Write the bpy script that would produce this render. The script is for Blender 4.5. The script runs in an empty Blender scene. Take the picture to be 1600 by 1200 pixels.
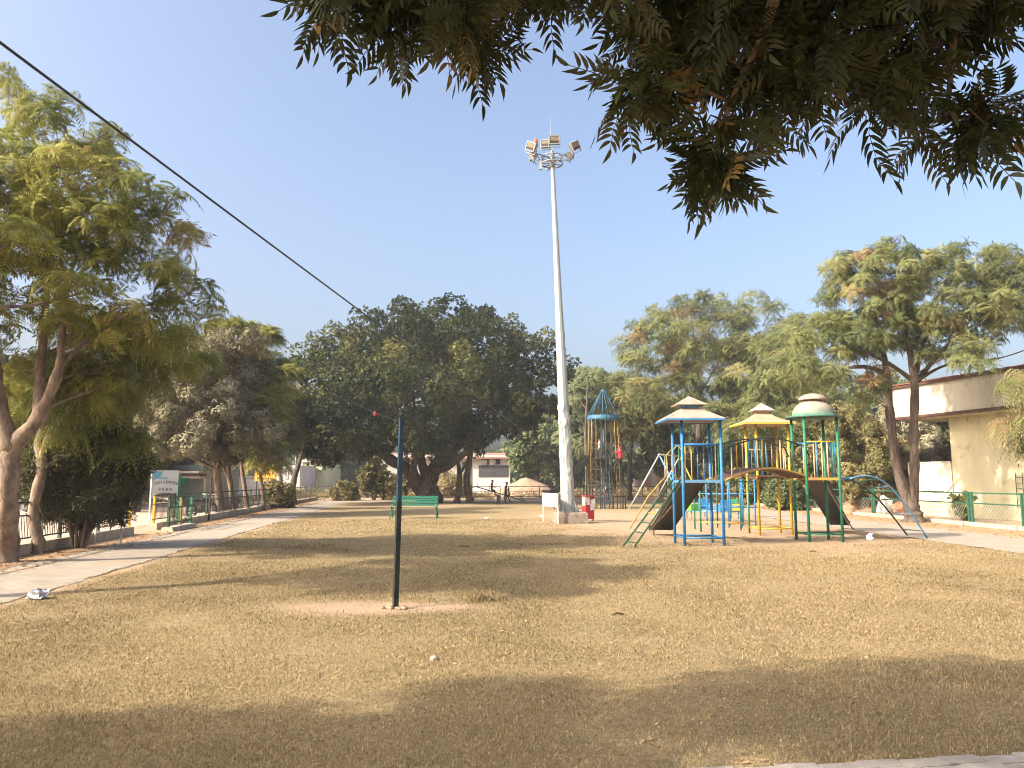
import bpy, bmesh, math, random
import numpy as np
from mathutils import Vector, Matrix, Euler
R = math.radians
D = bpy.data
SC = bpy.context.scene
COL = SC.collection
rnd = random.Random(7)

# ------------------------------------------------------------------ camera and sun
CAM_H, FPX, HOR = 1.55, 1202.0, 752.0
PITCH = math.atan((HOR - 600) / FPX)
def ray(px, py):
    a, b = (px - 800) / FPX, (600 - py) / FPX
    return Vector((a, math.cos(PITCH) - b * math.sin(PITCH), math.sin(PITCH) + b * math.cos(PITCH)))
def G(px, py, z=0.0):
    d = ray(px, py); t = (z - CAM_H) / d.z
    return Vector((d.x * t, d.y * t, z))
def at(px, py, Y):
    d = ray(px, py); t = Y / d.y
    return Vector((d.x * t, Y, CAM_H + d.z * t))
def hz(py, Y): return at(800, py, Y).z

cam = D.objects.new('camera', D.cameras.new('camera')); COL.objects.link(cam)
cam.location = (0, 0, CAM_H); cam.rotation_euler = (R(90) + PITCH, 0, 0)
cam.data.sensor_width = 36; cam.data.lens = 36 * FPX / 1600
cam.data.clip_start = .05; cam.data.clip_end = 3000
SC.camera = cam

SUN_EL, SUN_AZ = R(34), R(28)          # light travels to the right and away
d = Vector((math.cos(SUN_AZ) * math.cos(SUN_EL), math.sin(SUN_AZ) * math.cos(SUN_EL), -math.sin(SUN_EL)))
sun = D.objects.new('sun', D.lights.new('sun', 'SUN')); COL.objects.link(sun)
sun.rotation_euler = d.to_track_quat('-Z', 'Y').to_euler(); sun.location = (-30, -20, 40)
sun.data.energy = 3.95; sun.data.angle = R(.55); sun.data.color = (1, .90, .76)
w = D.worlds.new('World'); SC.world = w; w.use_nodes = True
nt = w.node_tree; bg = nt.nodes['Background']
sky = nt.nodes.new('ShaderNodeTexSky'); sky.sky_type = 'NISHITA'; sky.sun_disc = False
sky.sun_elevation = SUN_EL; sky.sun_rotation = math.atan2(-d.x, -d.y) % (2 * math.pi)
sky.air_density = 1.0; sky.dust_density = 9.0; sky.ozone_density = 1.6; sky.altitude = 200
tint = nt.nodes.new('ShaderNodeMix'); tint.data_type = 'RGBA'; tint.blend_type = 'MULTIPLY'; tint.inputs[0].default_value = 1; tint.inputs[7].default_value = (.95, .945, .945, 1)
nt.links.new(sky.outputs[0], tint.inputs[6]); nt.links.new(tint.outputs[2], bg.inputs[0]); bg.inputs[1].default_value = .15
SC.view_settings.view_transform = 'Standard'; SC.view_settings.look = 'None'
SC.view_settings.exposure = 1.41; SC.view_settings.gamma = 1
SC.cycles.use_denoising = True; SC.cycles.filter_width = 1.05
SC.cycles.max_bounces = 6; SC.cycles.diffuse_bounces = 3; SC.cycles.transmission_bounces = 3
SC.cycles.sample_clamp_indirect = 4

# ------------------------------------------------------------------ materials
def _n(nt, t, **kw):
    n = nt.nodes.new(t)
    for k, v in kw.items(): setattr(n, k, v)
    return n
MATS = {}
def mat(name, col, col2=None, rough=.7, scale=6, bump=0, bscale=None, metal=0, spec=.3, stretch=None, contrast=(.35, .65), detail=6):
    if name in MATS: return MATS[name]
    m = D.materials.new(name); m.use_nodes = True; nt = m.node_tree; p = nt.nodes['Principled BSDF']
    p.inputs['Roughness'].default_value = rough; p.inputs['Metallic'].default_value = metal
    p.inputs['Specular IOR Level'].default_value = spec
    tc = _n(nt, 'ShaderNodeTexCoord'); src = tc.outputs['Object']
    if stretch:
        mp = _n(nt, 'ShaderNodeMapping'); mp.inputs['Scale'].default_value = stretch
        nt.links.new(src, mp.inputs[0]); src = mp.outputs[0]
    if col2:
        nz = _n(nt, 'ShaderNodeTexNoise'); nz.inputs['Scale'].default_value = scale; nz.inputs['Detail'].default_value = detail
        nz.inputs['Roughness'].default_value = .62
        nt.links.new(src, nz.inputs['Vector'])
        cr = _n(nt, 'ShaderNodeValToRGB'); e = cr.color_ramp.elements
        e[0].position, e[1].position = contrast; e[0].color = (*col, 1); e[1].color = (*col2, 1)
        nt.links.new(nz.outputs['Fac'], cr.inputs[0]); nt.links.new(cr.outputs[0], p.inputs['Base Color'])
    else: p.inputs['Base Color'].default_value = (*col, 1)
    if bump:
        n2 = _n(nt, 'ShaderNodeTexNoise'); n2.inputs['Scale'].default_value = bscale or scale * 4; n2.inputs['Detail'].default_value = 6
        nt.links.new(src, n2.inputs['Vector'])
        b = _n(nt, 'ShaderNodeBump'); b.inputs['Strength'].default_value = bump; b.inputs['Distance'].default_value = .02
        nt.links.new(n2.outputs['Fac'], b.inputs['Height']); nt.links.new(b.outputs[0], p.inputs['Normal'])
    MATS[name] = m; return m
def leaf_mat(name, stops, trans=.28, rough=.5, spec=.35):
    m = D.materials.new(name); m.use_nodes = True; nt = m.node_tree; p = nt.nodes['Principled BSDF']
    a = _n(nt, 'ShaderNodeAttribute', attribute_name='tone')
    cr = _n(nt, 'ShaderNodeValToRGB'); els = cr.color_ramp.elements
    while len(els) < len(stops): els.new(.5)
    for e, (t, c) in zip(els, stops): e.position = t; e.color = (*c, 1)
    nt.links.new(a.outputs['Fac'], cr.inputs[0]); nt.links.new(cr.outputs[0], p.inputs['Base Color'])
    p.inputs['Roughness'].default_value = rough; p.inputs['Specular IOR Level'].default_value = spec
    if trans:
        tr = _n(nt, 'ShaderNodeBsdfTranslucent'); mx = _n(nt, 'ShaderNodeMixShader'); mx.inputs[0].default_value = trans
        nt.links.new(cr.outputs[0], tr.inputs[0]); nt.links.new(p.outputs[0], mx.inputs[1]); nt.links.new(tr.outputs[0], mx.inputs[2])
        nt.links.new(mx.outputs[0], nt.nodes['Material Output'].inputs[0])
    MATS[name] = m; return m

# ------------------------------------------------------------------ object helpers
def tag(o, label=None, cat=None, group=None, kind=None):
    if label: o['label'] = label
    if cat: o['category'] = cat
    if group: o['group'] = group
    if kind: o['kind'] = kind
    return o
def thing(name, label, cat, loc=(0, 0, 0), rz=0, group=None):
    o = D.objects.new(name, None); COL.objects.link(o); o.empty_display_size = .2
    o.location = loc; o.rotation_euler = (0, 0, rz)
    return tag(o, label, cat, group)
def copy_tree(o, parent=None):
    c = o.copy(); COL.objects.link(c)
    if parent: c.parent = parent
    for ch in list(o.children): copy_tree(ch, c)
    return c
def link(name, me, m, parent=None):
    for x in (m if isinstance(m, (list, tuple)) else [m]): me.materials.append(x)
    o = D.objects.new(name, me); COL.objects.link(o)
    if parent: o.parent = parent
    return o
class MB:
    """collects shapes; o = offset taken off every point (the thing's base)"""
    def __init__(s, o=(0, 0, 0)): s.v = []; s.f = []; s.mi = []; s.o = Vector(o); s.m = 0; s.sm = []
    def add(s, vs, fs, smooth=False):
        b = len(s.v); s.v += [tuple(Vector(v) - s.o) for v in vs]
        for f in fs: s.f.append([b + i for i in f]); s.mi.append(s.m); s.sm.append(smooth)
        return s
    def box(s, c, size, rot=None, bev=0):
        x, y, z = (q / 2 for q in size); c = Vector(c)
        vs = [Vector((i, j, k)) for k in (-z, z) for j in (-y, y) for i in (-x, x)]
        if rot is not None:
            M = rot if isinstance(rot, Matrix) else Euler(rot).to_matrix()
            vs = [M @ v for v in vs]
        return s.add([c + v for v in vs], [(0, 2, 3, 1), (4, 5, 7, 6), (0, 1, 5, 4), (2, 6, 7, 3), (0, 4, 6, 2), (1, 3, 7, 5)])
    def bar(s, a, b, w, h=None):
        a, b = Vector(a), Vector(b); dd = b - a; L = dd.length
        if L < 1e-5: return s
        q = dd.to_track_quat('Y', 'Z').to_matrix()
        return s.box((a + b) / 2, (w, L, h or w), q)
    def tube(s, pts, r, n=8, cap=True, smooth=True, ang=0):
        pts = [Vector(p) for p in pts]; rs = r if isinstance(r, (list, tuple)) else [r] * len(pts)
        vs = []; up = None
        for i, p in enumerate(pts):
            t = (pts[min(i + 1, len(pts) - 1)] - pts[max(i - 1, 0)])
            if t.length < 1e-9: t = Vector((0, 0, 1))
            t.normalize()
            if up is None: up = Vector((1, 0, 0)) if abs(t.z) > .8 else Vector((0, 0, 1))
            x = up.cross(t)
            if x.length < 1e-4: x = Vector((0, 1, 0)).cross(t)
            x.normalize(); y = t.cross(x); up = y.cross(x) * -1 if False else up
            for k in range(n):
                a = ang + 2 * math.pi * k / n
                vs.append(p + (x * math.cos(a) + y * math.sin(a)) * rs[i])
        fs = []
        for i in range(len(pts) - 1):
            for k in range(n):
                fs.append((i * n + k, i * n + (k + 1) % n, (i + 1) * n + (k + 1) % n, (i + 1) * n + k))
        s.add(vs, fs, smooth)
        if cap:
            b = len(s.v) - len(vs)
            s.f.append([b + k for k in range(n)][::-1]); s.f.append([b + (len(pts) - 1) * n + k for k in range(n)])
            s.mi += [s.m] * 2; s.sm += [False] * 2
        return s
    def lathe(s, prof, c=(0, 0, 0), n=16, smooth=True, ang=0, sx=1, sy=1):
        c = Vector(c); vs = []; fs = []
        for r, z in prof:
            for k in range(n):
                a = ang + 2 * math.pi * k / n; vs.append(c + Vector((r * math.cos(a) * sx, r * math.sin(a) * sy, z)))
        for i in range(len(prof) - 1):
            for k in range(n): fs.append((i * n + k, i * n + (k + 1) % n, (i + 1) * n + (k + 1) % n, (i + 1) * n + k))
        fs.append(tuple(range(n))[::-1]); fs.append(tuple((len(prof) - 1) * n + k for k in range(n)))
        return s.add(vs, fs, smooth)
    def prism(s, poly, z0, z1):
        n = len(poly); vs = [(p[0], p[1], z0) for p in poly] + [(p[0], p[1], z1) for p in poly]
        fs = [tuple(range(n))[::-1], tuple(range(n, 2 * n))] + [(i, (i + 1) % n, n + (i + 1) % n, n + i) for i in range(n)]
        return s.add(vs, fs)
    def extrude(s, poly3, dvec):
        n = len(poly3); dv = Vector(dvec); vs = [Vector(p) for p in poly3]; vs += [v + dv for v in vs]
        fs = [tuple(range(n))[::-1], tuple(range(n, 2 * n))] + [(i, (i + 1) % n, n + (i + 1) % n, n + i) for i in range(n)]
        return s.add(vs, fs)
    def sphere(s, c, r, n=8, sq=(1, 1, 1), jit=0, rg=rnd):
        c = Vector(c); vs = []; fs = []; m = max(4, n // 2 + 1)
        for i in range(m + 1):
            th = math.pi * i / m
            for k in range(n):
                a = 2 * math.pi * k / n; q = r * (1 + jit * (rg.random() - .5))
                vs.append(c + Vector((q * sq[0] * math.sin(th) * math.cos(a), q * sq[1] * math.sin(th) * math.sin(a), q * sq[2] * math.cos(th))))
        for i in range(m):
            for k in range(n): fs.append((i * n + k, (i + 1) * n + k, (i + 1) * n + (k + 1) % n, i * n + (k + 1) % n))
        return s.add(vs, fs, True)
    def build(s, name, m, parent=None):
        me = D.meshes.new(name); me.from_pydata(s.v, [], s.f)
        me.polygons.foreach_set('material_index', s.mi); me.polygons.foreach_set('use_smooth', s.sm)
        bm = bmesh.new(); bm.from_mesh(me); bmesh.ops.recalc_face_normals(bm, faces=bm.faces); bm.to_mesh(me); bm.free()
        return link(name, me, m, parent)
def npmesh(name, V, F, tone=None, m=None, parent=None, smooth=False):
    me = D.meshes.new(name); V = np.asarray(V, np.float32); F = np.asarray(F, np.int32); k = F.shape[1]
    me.vertices.add(len(V)); me.vertices.foreach_set('co', V.ravel())
    me.loops.add(F.size); me.loops.foreach_set('vertex_index', F.ravel())
    me.polygons.add(len(F)); me.polygons.foreach_set('loop_start', np.arange(0, F.size, k, dtype=np.int32))
    if smooth: me.polygons.foreach_set('use_smooth', np.ones(len(F), bool))
    if tone is not None:
        at_ = me.attributes.new('tone', 'FLOAT', 'POINT'); at_.data.foreach_set('value', np.asarray(tone, np.float32))
    me.update(calc_edges=True)
    return link(name, me, m, parent)
def sheet(name, pts, z, m, kind='structure', parent=None):
    me = D.meshes.new(name); me.from_pydata([(p[0], p[1], z) for p in pts], [], [list(range(len(pts)))])
    o = link(name, me, m, parent)
    if kind: o['kind'] = kind
    return o
def text_into(mb, s, M, size, depth=.004):
    """letters as real raised shapes, added to mb through matrix M"""
    cu = D.curves.new('letters', 'FONT'); cu.body = s; cu.size = size; cu.align_x = 'CENTER'; cu.align_y = 'CENTER'; cu.extrude = depth
    cu.resolution_u = 2
    ob = D.objects.new('letters', cu); COL.objects.link(ob)
    bpy.context.view_layer.update()
    me = D.meshes.new_from_object(ob.evaluated_get(bpy.context.evaluated_depsgraph_get()))
    mb.add([M @ v.co for v in me.vertices], [list(p.vertices) for p in me.polygons])
    D.objects.remove(ob); D.curves.remove(cu); D.meshes.remove(me)

# value noise for the ground cover
_tab = np.random.RandomState(3).rand(256, 256)
def vnoise(x, y):
    xi, yi = np.floor(x).astype(int), np.floor(y).astype(int); fx, fy = x - xi, y - yi
    fx, fy = fx * fx * (3 - 2 * fx), fy * fy * (3 - 2 * fy)
    g = lambda i, j: _tab[i % 256, j % 256]
    return (g(xi, yi) * (1 - fx) + g(xi + 1, yi) * fx) * (1 - fy) + (g(xi, yi + 1) * (1 - fx) + g(xi + 1, yi + 1) * fx) * fy
def fbm(x, y, o=4): return sum(vnoise(x * 2 ** k + 17 * k, y * 2 ** k + 5 * k) / 2 ** (k + 1) for k in range(o)) / (1 - .5 ** o)
# ------------------------------------------------------------------ leaves
def rs_(seed): return np.random.RandomState(seed)
def diamond(b, dirv, side, L, W, bend=0.0):
    """one leaf as a quad folded along nothing: base, side, tip, side"""
    b = np.array(b, float); dv = np.array(dirv, float); dv /= np.linalg.norm(dv) + 1e-9; sv = np.array(side, float); sv /= np.linalg.norm(sv) + 1e-9
    m = b + dv * L * .45
    return [b, m + sv * W / 2, b + dv * L + np.array([0, 0, -bend * L]), m - sv * W / 2]
def tmpl(quads):
    V = np.array(quads, float).reshape(-1, 3); return V, np.arange(len(V)).reshape(-1, 4)
def t_feather(r, n=6, L=.5, pairs=6, lf=.13, lw=.035, droop=.35, pitch=(10, 45)):
    """a whorl of pinnate leaves round an upright twig end"""
    q = []; a0 = r.rand() * 6.28
    for i in range(n):
        az = a0 + 6.283 * i / n + r.uniform(-.3, .3); pt = R(r.uniform(*pitch)); l = L * r.uniform(.75, 1.1)
        h = np.array([math.cos(az), math.sin(az), 0]); s = np.array([-math.sin(az), math.cos(az), 0])
        pos = lambda t: h * l * t * math.cos(pt) + np.array([0, 0, l * t * math.sin(pt) - droop * l * t * t * 1.6])
        for k in range(pairs):
            t = .22 + .78 * k / pairs; p = pos(t); tg = pos(t + .05) - p; tg /= np.linalg.norm(tg)
            g = lf * (1 - .45 * abs(t - .45) * 2 * .6)
            for sd in (-1, 1):
                q.append(diamond(p, tg * .55 + s * sd * .9 + [0, 0, -.35], tg, g * r.uniform(.8, 1.15), lw * r.uniform(.8, 1.2), .12))
        q.append(diamond(pos(.97), pos(1) - pos(.9), s, lf, lw, .1))
        p0, p1 = pos(0), pos(1); q.append([p0 + s * .003, pos(.55) + s * .003, p1, pos(.55) - s * .003])
    return tmpl(q)
def t_rosette(r, n=9, L=.16, W=.08, spread=(15, 85)):
    q = []
    for i in range(n):
        az = 2.4 * i + r.uniform(-.3, .3); pt = R(r.uniform(*spread))
        dv = np.array([math.cos(az) * math.cos(pt), math.sin(az) * math.cos(pt), math.sin(pt)])
        s = np.cross(dv, [0, 0, 1]) + r.uniform(-.3, .3, 3)
        q.append(diamond(dv * L * .15 + [0, 0, .02 * i * L], dv, s, L * r.uniform(.7, 1.15), W * r.uniform(.8, 1.2), .15))
    return tmpl(q)
def t_whorl(r, n=10, L=.26, W=.07, dr=(-50, 25)):
    q = []
    for i in range(n):
        az = 2.4 * i + r.uniform(-.4, .4); pt = R(r.uniform(*dr))
        dv = np.array([math.cos(az) * math.cos(pt), math.sin(az) * math.cos(pt), math.sin(pt)])
        s = np.cross(dv, [0, 0, 1]) + r.uniform(-.2, .2, 3)
        q.append(diamond(dv * .03, dv, s, L * r.uniform(.7, 1.15), W * r.uniform(.8, 1.2), .25))
    return tmpl(q)
def frames(axes, r):
    z = axes / (np.linalg.norm(axes, axis=1, keepdims=True) + 1e-9)
    t = r.normal(size=z.shape); x = np.cross(t, z); x /= np.linalg.norm(x, axis=1, keepdims=True) + 1e-9
    return np.stack([x, np.cross(z, x), z], axis=2)
def scatter(ts, pos, axes, scale, tone, r, jitter=.1):
    Vs, Fs, Ts = [], [], []; b = 0; pick = r.randint(len(ts), size=len(pos)); Rm = frames(axes, r)
    for k, (tv, tf) in enumerate(ts):
        ix = np.where(pick == k)[0]
        if not len(ix): continue
        V = np.einsum('nij,vj->nvi', Rm[ix], tv) * scale[ix, None, None] + pos[ix, None, :]
        F = (tf[None] + (np.arange(len(ix)) * len(tv))[:, None, None]).reshape(-1, tf.shape[1]) + b
        T = np.repeat(tone[ix], len(tv) // 4) + r.normal(0, jitter, len(ix) * (len(tv) // 4))
        Vs.append(V.reshape(-1, 3)); Fs.append(F); Ts.append(np.repeat(T, 4)); b += len(ix) * len(tv)
    return np.concatenate(Vs), np.concatenate(Fs), np.clip(np.concatenate(Ts), 0, 1)

def in_ell(r, n, c, rad, shell=0.):
    u = r.normal(size=(n, 3)); u /= np.linalg.norm(u, axis=1, keepdims=True)
    q = (shell ** 3 + (1 - shell ** 3) * r.rand(n)) ** (1 / 3)
    return u * q[:, None] * np.array(rad) + np.array(c), u
def pick_clumps(r, envs, n, dmin, shell=.35, zsq=1.0):
    """clump centres spread through a union of ellipsoids"""
    vol = np.array([e[1][0] * e[1][1] * e[1][2] for e in envs]); vol = vol ** .75; vol /= vol.sum(); out = []
    for _ in range(n * 60):
        if len(out) >= n: break
        e = envs[r.choice(len(envs), p=vol)]; p, _u = in_ell(r, 1, e[0], e[1], shell); p = p[0]
        dd = dmin
        if any(np.linalg.norm((p - q) * [1, 1, zsq]) < dd for q in out): continue
        out.append(p)
    return out
def bez(a, b, c, n): return [tuple((1 - t) ** 2 * a[i] + 2 * t * (1 - t) * b[i] + t * t * c[i] for i in range(3)) for t in [k / n for k in range(n + 1)]]
def make_tree(name, label, base, limbs, envs, bark, leafm, ts, seed, n_clump=30, dmin=.8, clump_r=(.7, .7, .4), n_spray=40,
              sc=(.8, 1.2), up=.6, shell=.35, group=None, twigs=6, cat='tree', zsq=1.6, tone_sd=.16, brown=0., limb_end=.012,
              tone0=.5, cshell=.2, sides=8, extra=None, crown_name='crown', keep=None, branch_k=.045, flat_top=0.):
    """envs: list of (centre, radii) in world space; limbs: polylines of (x, y, z, r)"""
    r = rs_(seed); base = Vector(base); root = thing(name, label, cat, base, 0, group)
    mb = MB(base); anchors = []
    for L in limbs:
        pts = [Vector(p[:3]) for p in L]; rr = [p[3] for p in L]
        # smooth the polyline
        P, Q = [], []
        for i in range(len(pts) - 1):
            p0 = pts[max(i - 1, 0)]; p1 = pts[i]; p2 = pts[i + 1]; p3 = pts[min(i + 2, len(pts) - 1)]
            for k in range(5):
                t = k / 5
                P.append(.5 * ((2 * p1) + (p2 - p0) * t + (2 * p0 - 5 * p1 + 4 * p2 - p3) * t * t + (3 * p1 - p0 - 3 * p2 + p3) * t ** 3)); Q.append(rr[i] + (rr[i + 1] - rr[i]) * t)
        P.append(pts[-1]); Q.append(rr[-1])
        Q = [q * (1 + .10 * math.sin(i * 1.7 + seed) + .06 * math.sin(i * 4.1 + 2 * seed)) for i, q in enumerate(Q)]
        mb.tube(P, Q, 10)
        anchors += [(np.array(p), q) for p, q in zip(P[3:], Q[3:])]
    cl = pick_clumps(r, envs, n_clump, dmin, cshell, zsq) + [np.array(e) for e in (extra or [])]
    if keep: cl = [c for c in cl if keep(c)]
    tip = np.array(limbs[0][-1][:3]); cl.sort(key=lambda c: min(np.linalg.norm(c - a[0]) for a in anchors))
    pos, axs, ton = [], [], []
    for c in cl:
        best = min(anchors, key=lambda a: np.linalg.norm(c - a[0]) + 2.5 * max(0, a[0][2] - c[2] + .35 * np.linalg.norm((c - a[0])[:2])))
        a, ra = best; L = np.linalg.norm(c - a); r0 = min(.62 * ra, .012 + branch_k * L ** .8); mid = (a + c) / 2 + np.array([r.uniform(-.12, .12) * L, r.uniform(-.12, .12) * L, .13 * L])
        pts = bez(a, mid, c, 5); rr = [r0 + (limb_end - r0) * k / 5 for k in range(6)]
        mb.tube(pts, rr, 5, cap=False)
        for k in (2, 3, 4): anchors.append((np.array(pts[k]), rr[k]))
        rad = np.array(clump_r) * r.uniform(.7, 1.3); n = max(4, int(n_spray * r.uniform(.7, 1.3)))
        p, u = in_ell(r, n, c, rad, shell)
        if flat_top: p[:, 2] = c[2] + (p[:, 2] - c[2]) * (1 - flat_top * (p[:, 2] < c[2]))
        pos.append(p); ax = u * (1 - up) + np.array([0, 0, up]); axs.append(ax)
        t0 = np.clip(r.normal(tone0, tone_sd), .02, .9)
        if r.rand() < brown: t0 = .97
        ton.append(np.clip(r.normal(t0, .06, n), 0, 1))
        for k in r.choice(n, min(twigs, n), replace=False):
            s0 = Vector(pts[4]); e0 = Vector(p[k]); mb.tube([s0, (s0 + e0) / 2 + Vector((0, 0, .04)), e0], [.011, .008, .004], 4, cap=False)
    mb.build('trunk', bark, root)
    pos, axs, ton = map(np.concatenate, (pos, axs, ton))
    V, F, T = scatter(ts, pos - np.array(base), axs, r.uniform(*sc, len(pos)), ton, r)
    npmesh(crown_name, V, F, T, leafm, root)
    return root

BARK = mat('bark_brown', (.075, .05, .035), (.23, .165, .12), .95, 9, 1, 24, stretch=(1, 1, .22))
BARK_PALE = mat('bark_pale', (.11, .078, .055), (.28, .21, .155), .92, 6, .9, 22, stretch=(1, 1, .5))
BARK_DARK = mat('bark_dark', (.045, .033, .025), (.14, .105, .08), .95, 9, 1, 22, stretch=(1, 1, .22))
L_NEEM = leaf_mat('leaf_feathery', [(0, (0.096, 0.119, 0.034)), (.4, (0.193, 0.206, 0.046)), (.75, (0.299, 0.289, 0.067)), (.93, (0.327, 0.299, 0.095)), (.96, (0.270, 0.144, 0.057))], .46, .6, .15)
L_PALE = leaf_mat('leaf_pale_feathery', [(0, (.085, .105, .042)), (.45, (.165, .185, .070)), (.8, (.27, .265, .105)), (.93, (.30, .25, .12)), (.96, (.26, .15, .085))], .42, .6, .15)
L_FICUS = leaf_mat('leaf_fig', [(0, (.012, .019, .006)), (.4, (.032, .045, .014)), (.75, (.080, .092, .030)), (1, (.21, .20, .068))], .14, .6, .15)
L_DUSTY = leaf_mat('leaf_dusty', [(0, (.08, .075, .036)), (.4, (.16, .146, .08)), (.75, (.28, .25, .155)), (1, (.41, .37, .27))], .15, .6, .2)
L_SHRUB = leaf_mat('leaf_shrub', [(0, (0.022, 0.026, 0.011)), (.5, (0.060, 0.060, 0.024)), (1, (0.128, 0.109, 0.045))], .2, .6, .15)
L_BUSH = leaf_mat('leaf_bush', [(0, (.08, .085, .03)), (.5, (.19, .17, .07)), (.8, (.31, .25, .12)), (1, (.40, .29, .16))], .22, .65, .15)
L_FAR = leaf_mat('leaf_far', [(0, (0.056, 0.085, 0.038)), (.5, (0.120, 0.153, 0.064)), (1, (0.208, 0.212, 0.093))], .2, .6, .15)
_r = rs_(1)
T_FEA = [t_feather(_r, 6, .5, 7, .135, .038) for _ in range(5)]
T_FEA_BIG = [t_feather(_r, 6, .60, 7, .165, .043, .25, (5, 35)) for _ in range(5)]
T_DROOP = [t_feather(_r, 6, .55, 8, .12, .026, .75, (0, 50)) for _ in range(4)]
T_FIG = [t_rosette(_r) for _ in range(5)]
T_MANGO = [t_whorl(_r, 11, .24, .06, (-60, 35)) for _ in range(5)]
T_NARROW = [t_whorl(_r, 11, .20, .026, (-30, 70)) for _ in range(4)]
T_SMALL = [t_rosette(_r, 9, .11, .055) for _ in range(4)]
T_CLOD = [t_rosette(_r, 8, .30, .16) for _ in range(4)]
def E(px, py, rx, ry, Y, ry_depth=None):
    """an ellipsoid of crown that stands Y metres away"""
    k = Y / FPX; c = at(px, py, Y); return (tuple(c), (rx * k, ry_depth if ry_depth else rx * k, ry * k * 1.03))
def P4(px, py, Y, r): c = at(px, py, Y); return (c.x, c.y, c.z, r)
# ------------------------------------------------------------------ ground, paths, lawn
FX = lambda y: -10.35 - .125 * (y - 16)             # line of the left fence
PL = lambda y: -8.9 - .125 * (y - 13.4)             # left path, outer edge
PR = lambda y: -6.4 - .121 * (y - 9.6)              # left path, lawn edge
RX0, RX1 = 10.9, 13.9                               # right path
FARY, FENCEY = 58.0, 66.0
M_SOIL = mat('dusty_soil', (.26, .18, .115), (.35, .255, .17), .95, 1.3, .5, 30)
M_PATH = mat('path_concrete', (.265, .23, .185), (.35, .305, .25), .9, 2.2, .35, 40)
def paved(m):
    nt = m.node_tree; p = nt.nodes['Principled BSDF']; b = _n(nt, 'ShaderNodeTexBrick'); tc = nt.nodes['Texture Coordinate']; src = p.inputs['Base Color'].links[0].from_socket
    b.inputs['Color1'].default_value = (1, 1, 1, 1); b.inputs['Color2'].default_value = (.84, .83, .82, 1); b.inputs['Mortar'].default_value = (.55, .50, .44, 1)
    b.inputs['Scale'].default_value = 1; b.inputs['Brick Width'].default_value = .24; b.inputs['Row Height'].default_value = .12; b.inputs['Mortar Size'].default_value = .009; b.inputs['Mortar Smooth'].default_value = .4
    nt.links.new(tc.outputs['Object'], b.inputs['Vector']); mx = _n(nt, 'ShaderNodeMix', data_type='RGBA', blend_type='MULTIPLY'); mx.inputs[0].default_value = .8
    nt.links.new(src, mx.inputs[6]); nt.links.new(b.outputs['Color'], mx.inputs[7]); dr = _n(nt, 'ShaderNodeTexNoise'); dr.inputs['Scale'].default_value = .7; dr.inputs['Detail'].default_value = 8; nt.links.new(tc.outputs['Object'], dr.inputs['Vector'])
    cr = _n(nt, 'ShaderNodeValToRGB'); cr.color_ramp.elements[0].position = .52; cr.color_ramp.elements[1].position = .66; nt.links.new(dr.outputs['Fac'], cr.inputs[0])
    m2 = _n(nt, 'ShaderNodeMix', data_type='RGBA'); m2.inputs[7].default_value = (.30, .235, .165, 1); nt.links.new(cr.outputs[0], m2.inputs[0]); nt.links.new(mx.outputs[2], m2.inputs[6]); nt.links.new(m2.outputs[2], p.inputs['Base Color'])
paved(M_PATH)
M_ROAD = mat('dusty_road', (.34, .245, .18), (.43, .33, .255), .95, .8, .3, 30)
M_PAVER = mat('grey_paver', (.25, .215, .175), (.36, .315, .26), .85, 5, .35, 50)
M_CURB = mat('curb_concrete', (.30, .24, .18), (.46, .38, .29), .9, 3, .4, 30)
M_LITTERSOIL = mat('leafy_soil', (.26, .15, .075), (.42, .28, .165), .95, 3.5, .9, 30)
def bare(x, y):
    """1 where the soil lies open, 0 under grass"""
    n = fbm(x * .9 + 40, y * .9 + 3) - .5
    e1 = .95 - np.hypot((x + 1.6) / 1.3, (y - 9.7) / .58) + n * .9
    e2 = 1.1 - np.hypot((x - 7.4) / 5.4, (y - 29.5) / 9.8) + n * .55
    e3 = 1.05 - np.hypot((x - 3.6) / 2.4, (y - 33) / 8.5) + n * .5
    e4 = .2 - np.abs(x - PR(y) - .12) / .35 + n * 1.1
    e5 = .9 - np.hypot((x + 6) / 3.6, (y - 52) / 7) + n * .8
    e6 = .55 - np.hypot((x + 5.2) / 2.2, (y - 9.9) / 1.6) + n * 1.0
    m = np.maximum.reduce([e1, e2, e3, e4, e5 * .8, e6 * .35 - .25])
    return np.clip(.42 + m * 1.5, 0, .92)
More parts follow.
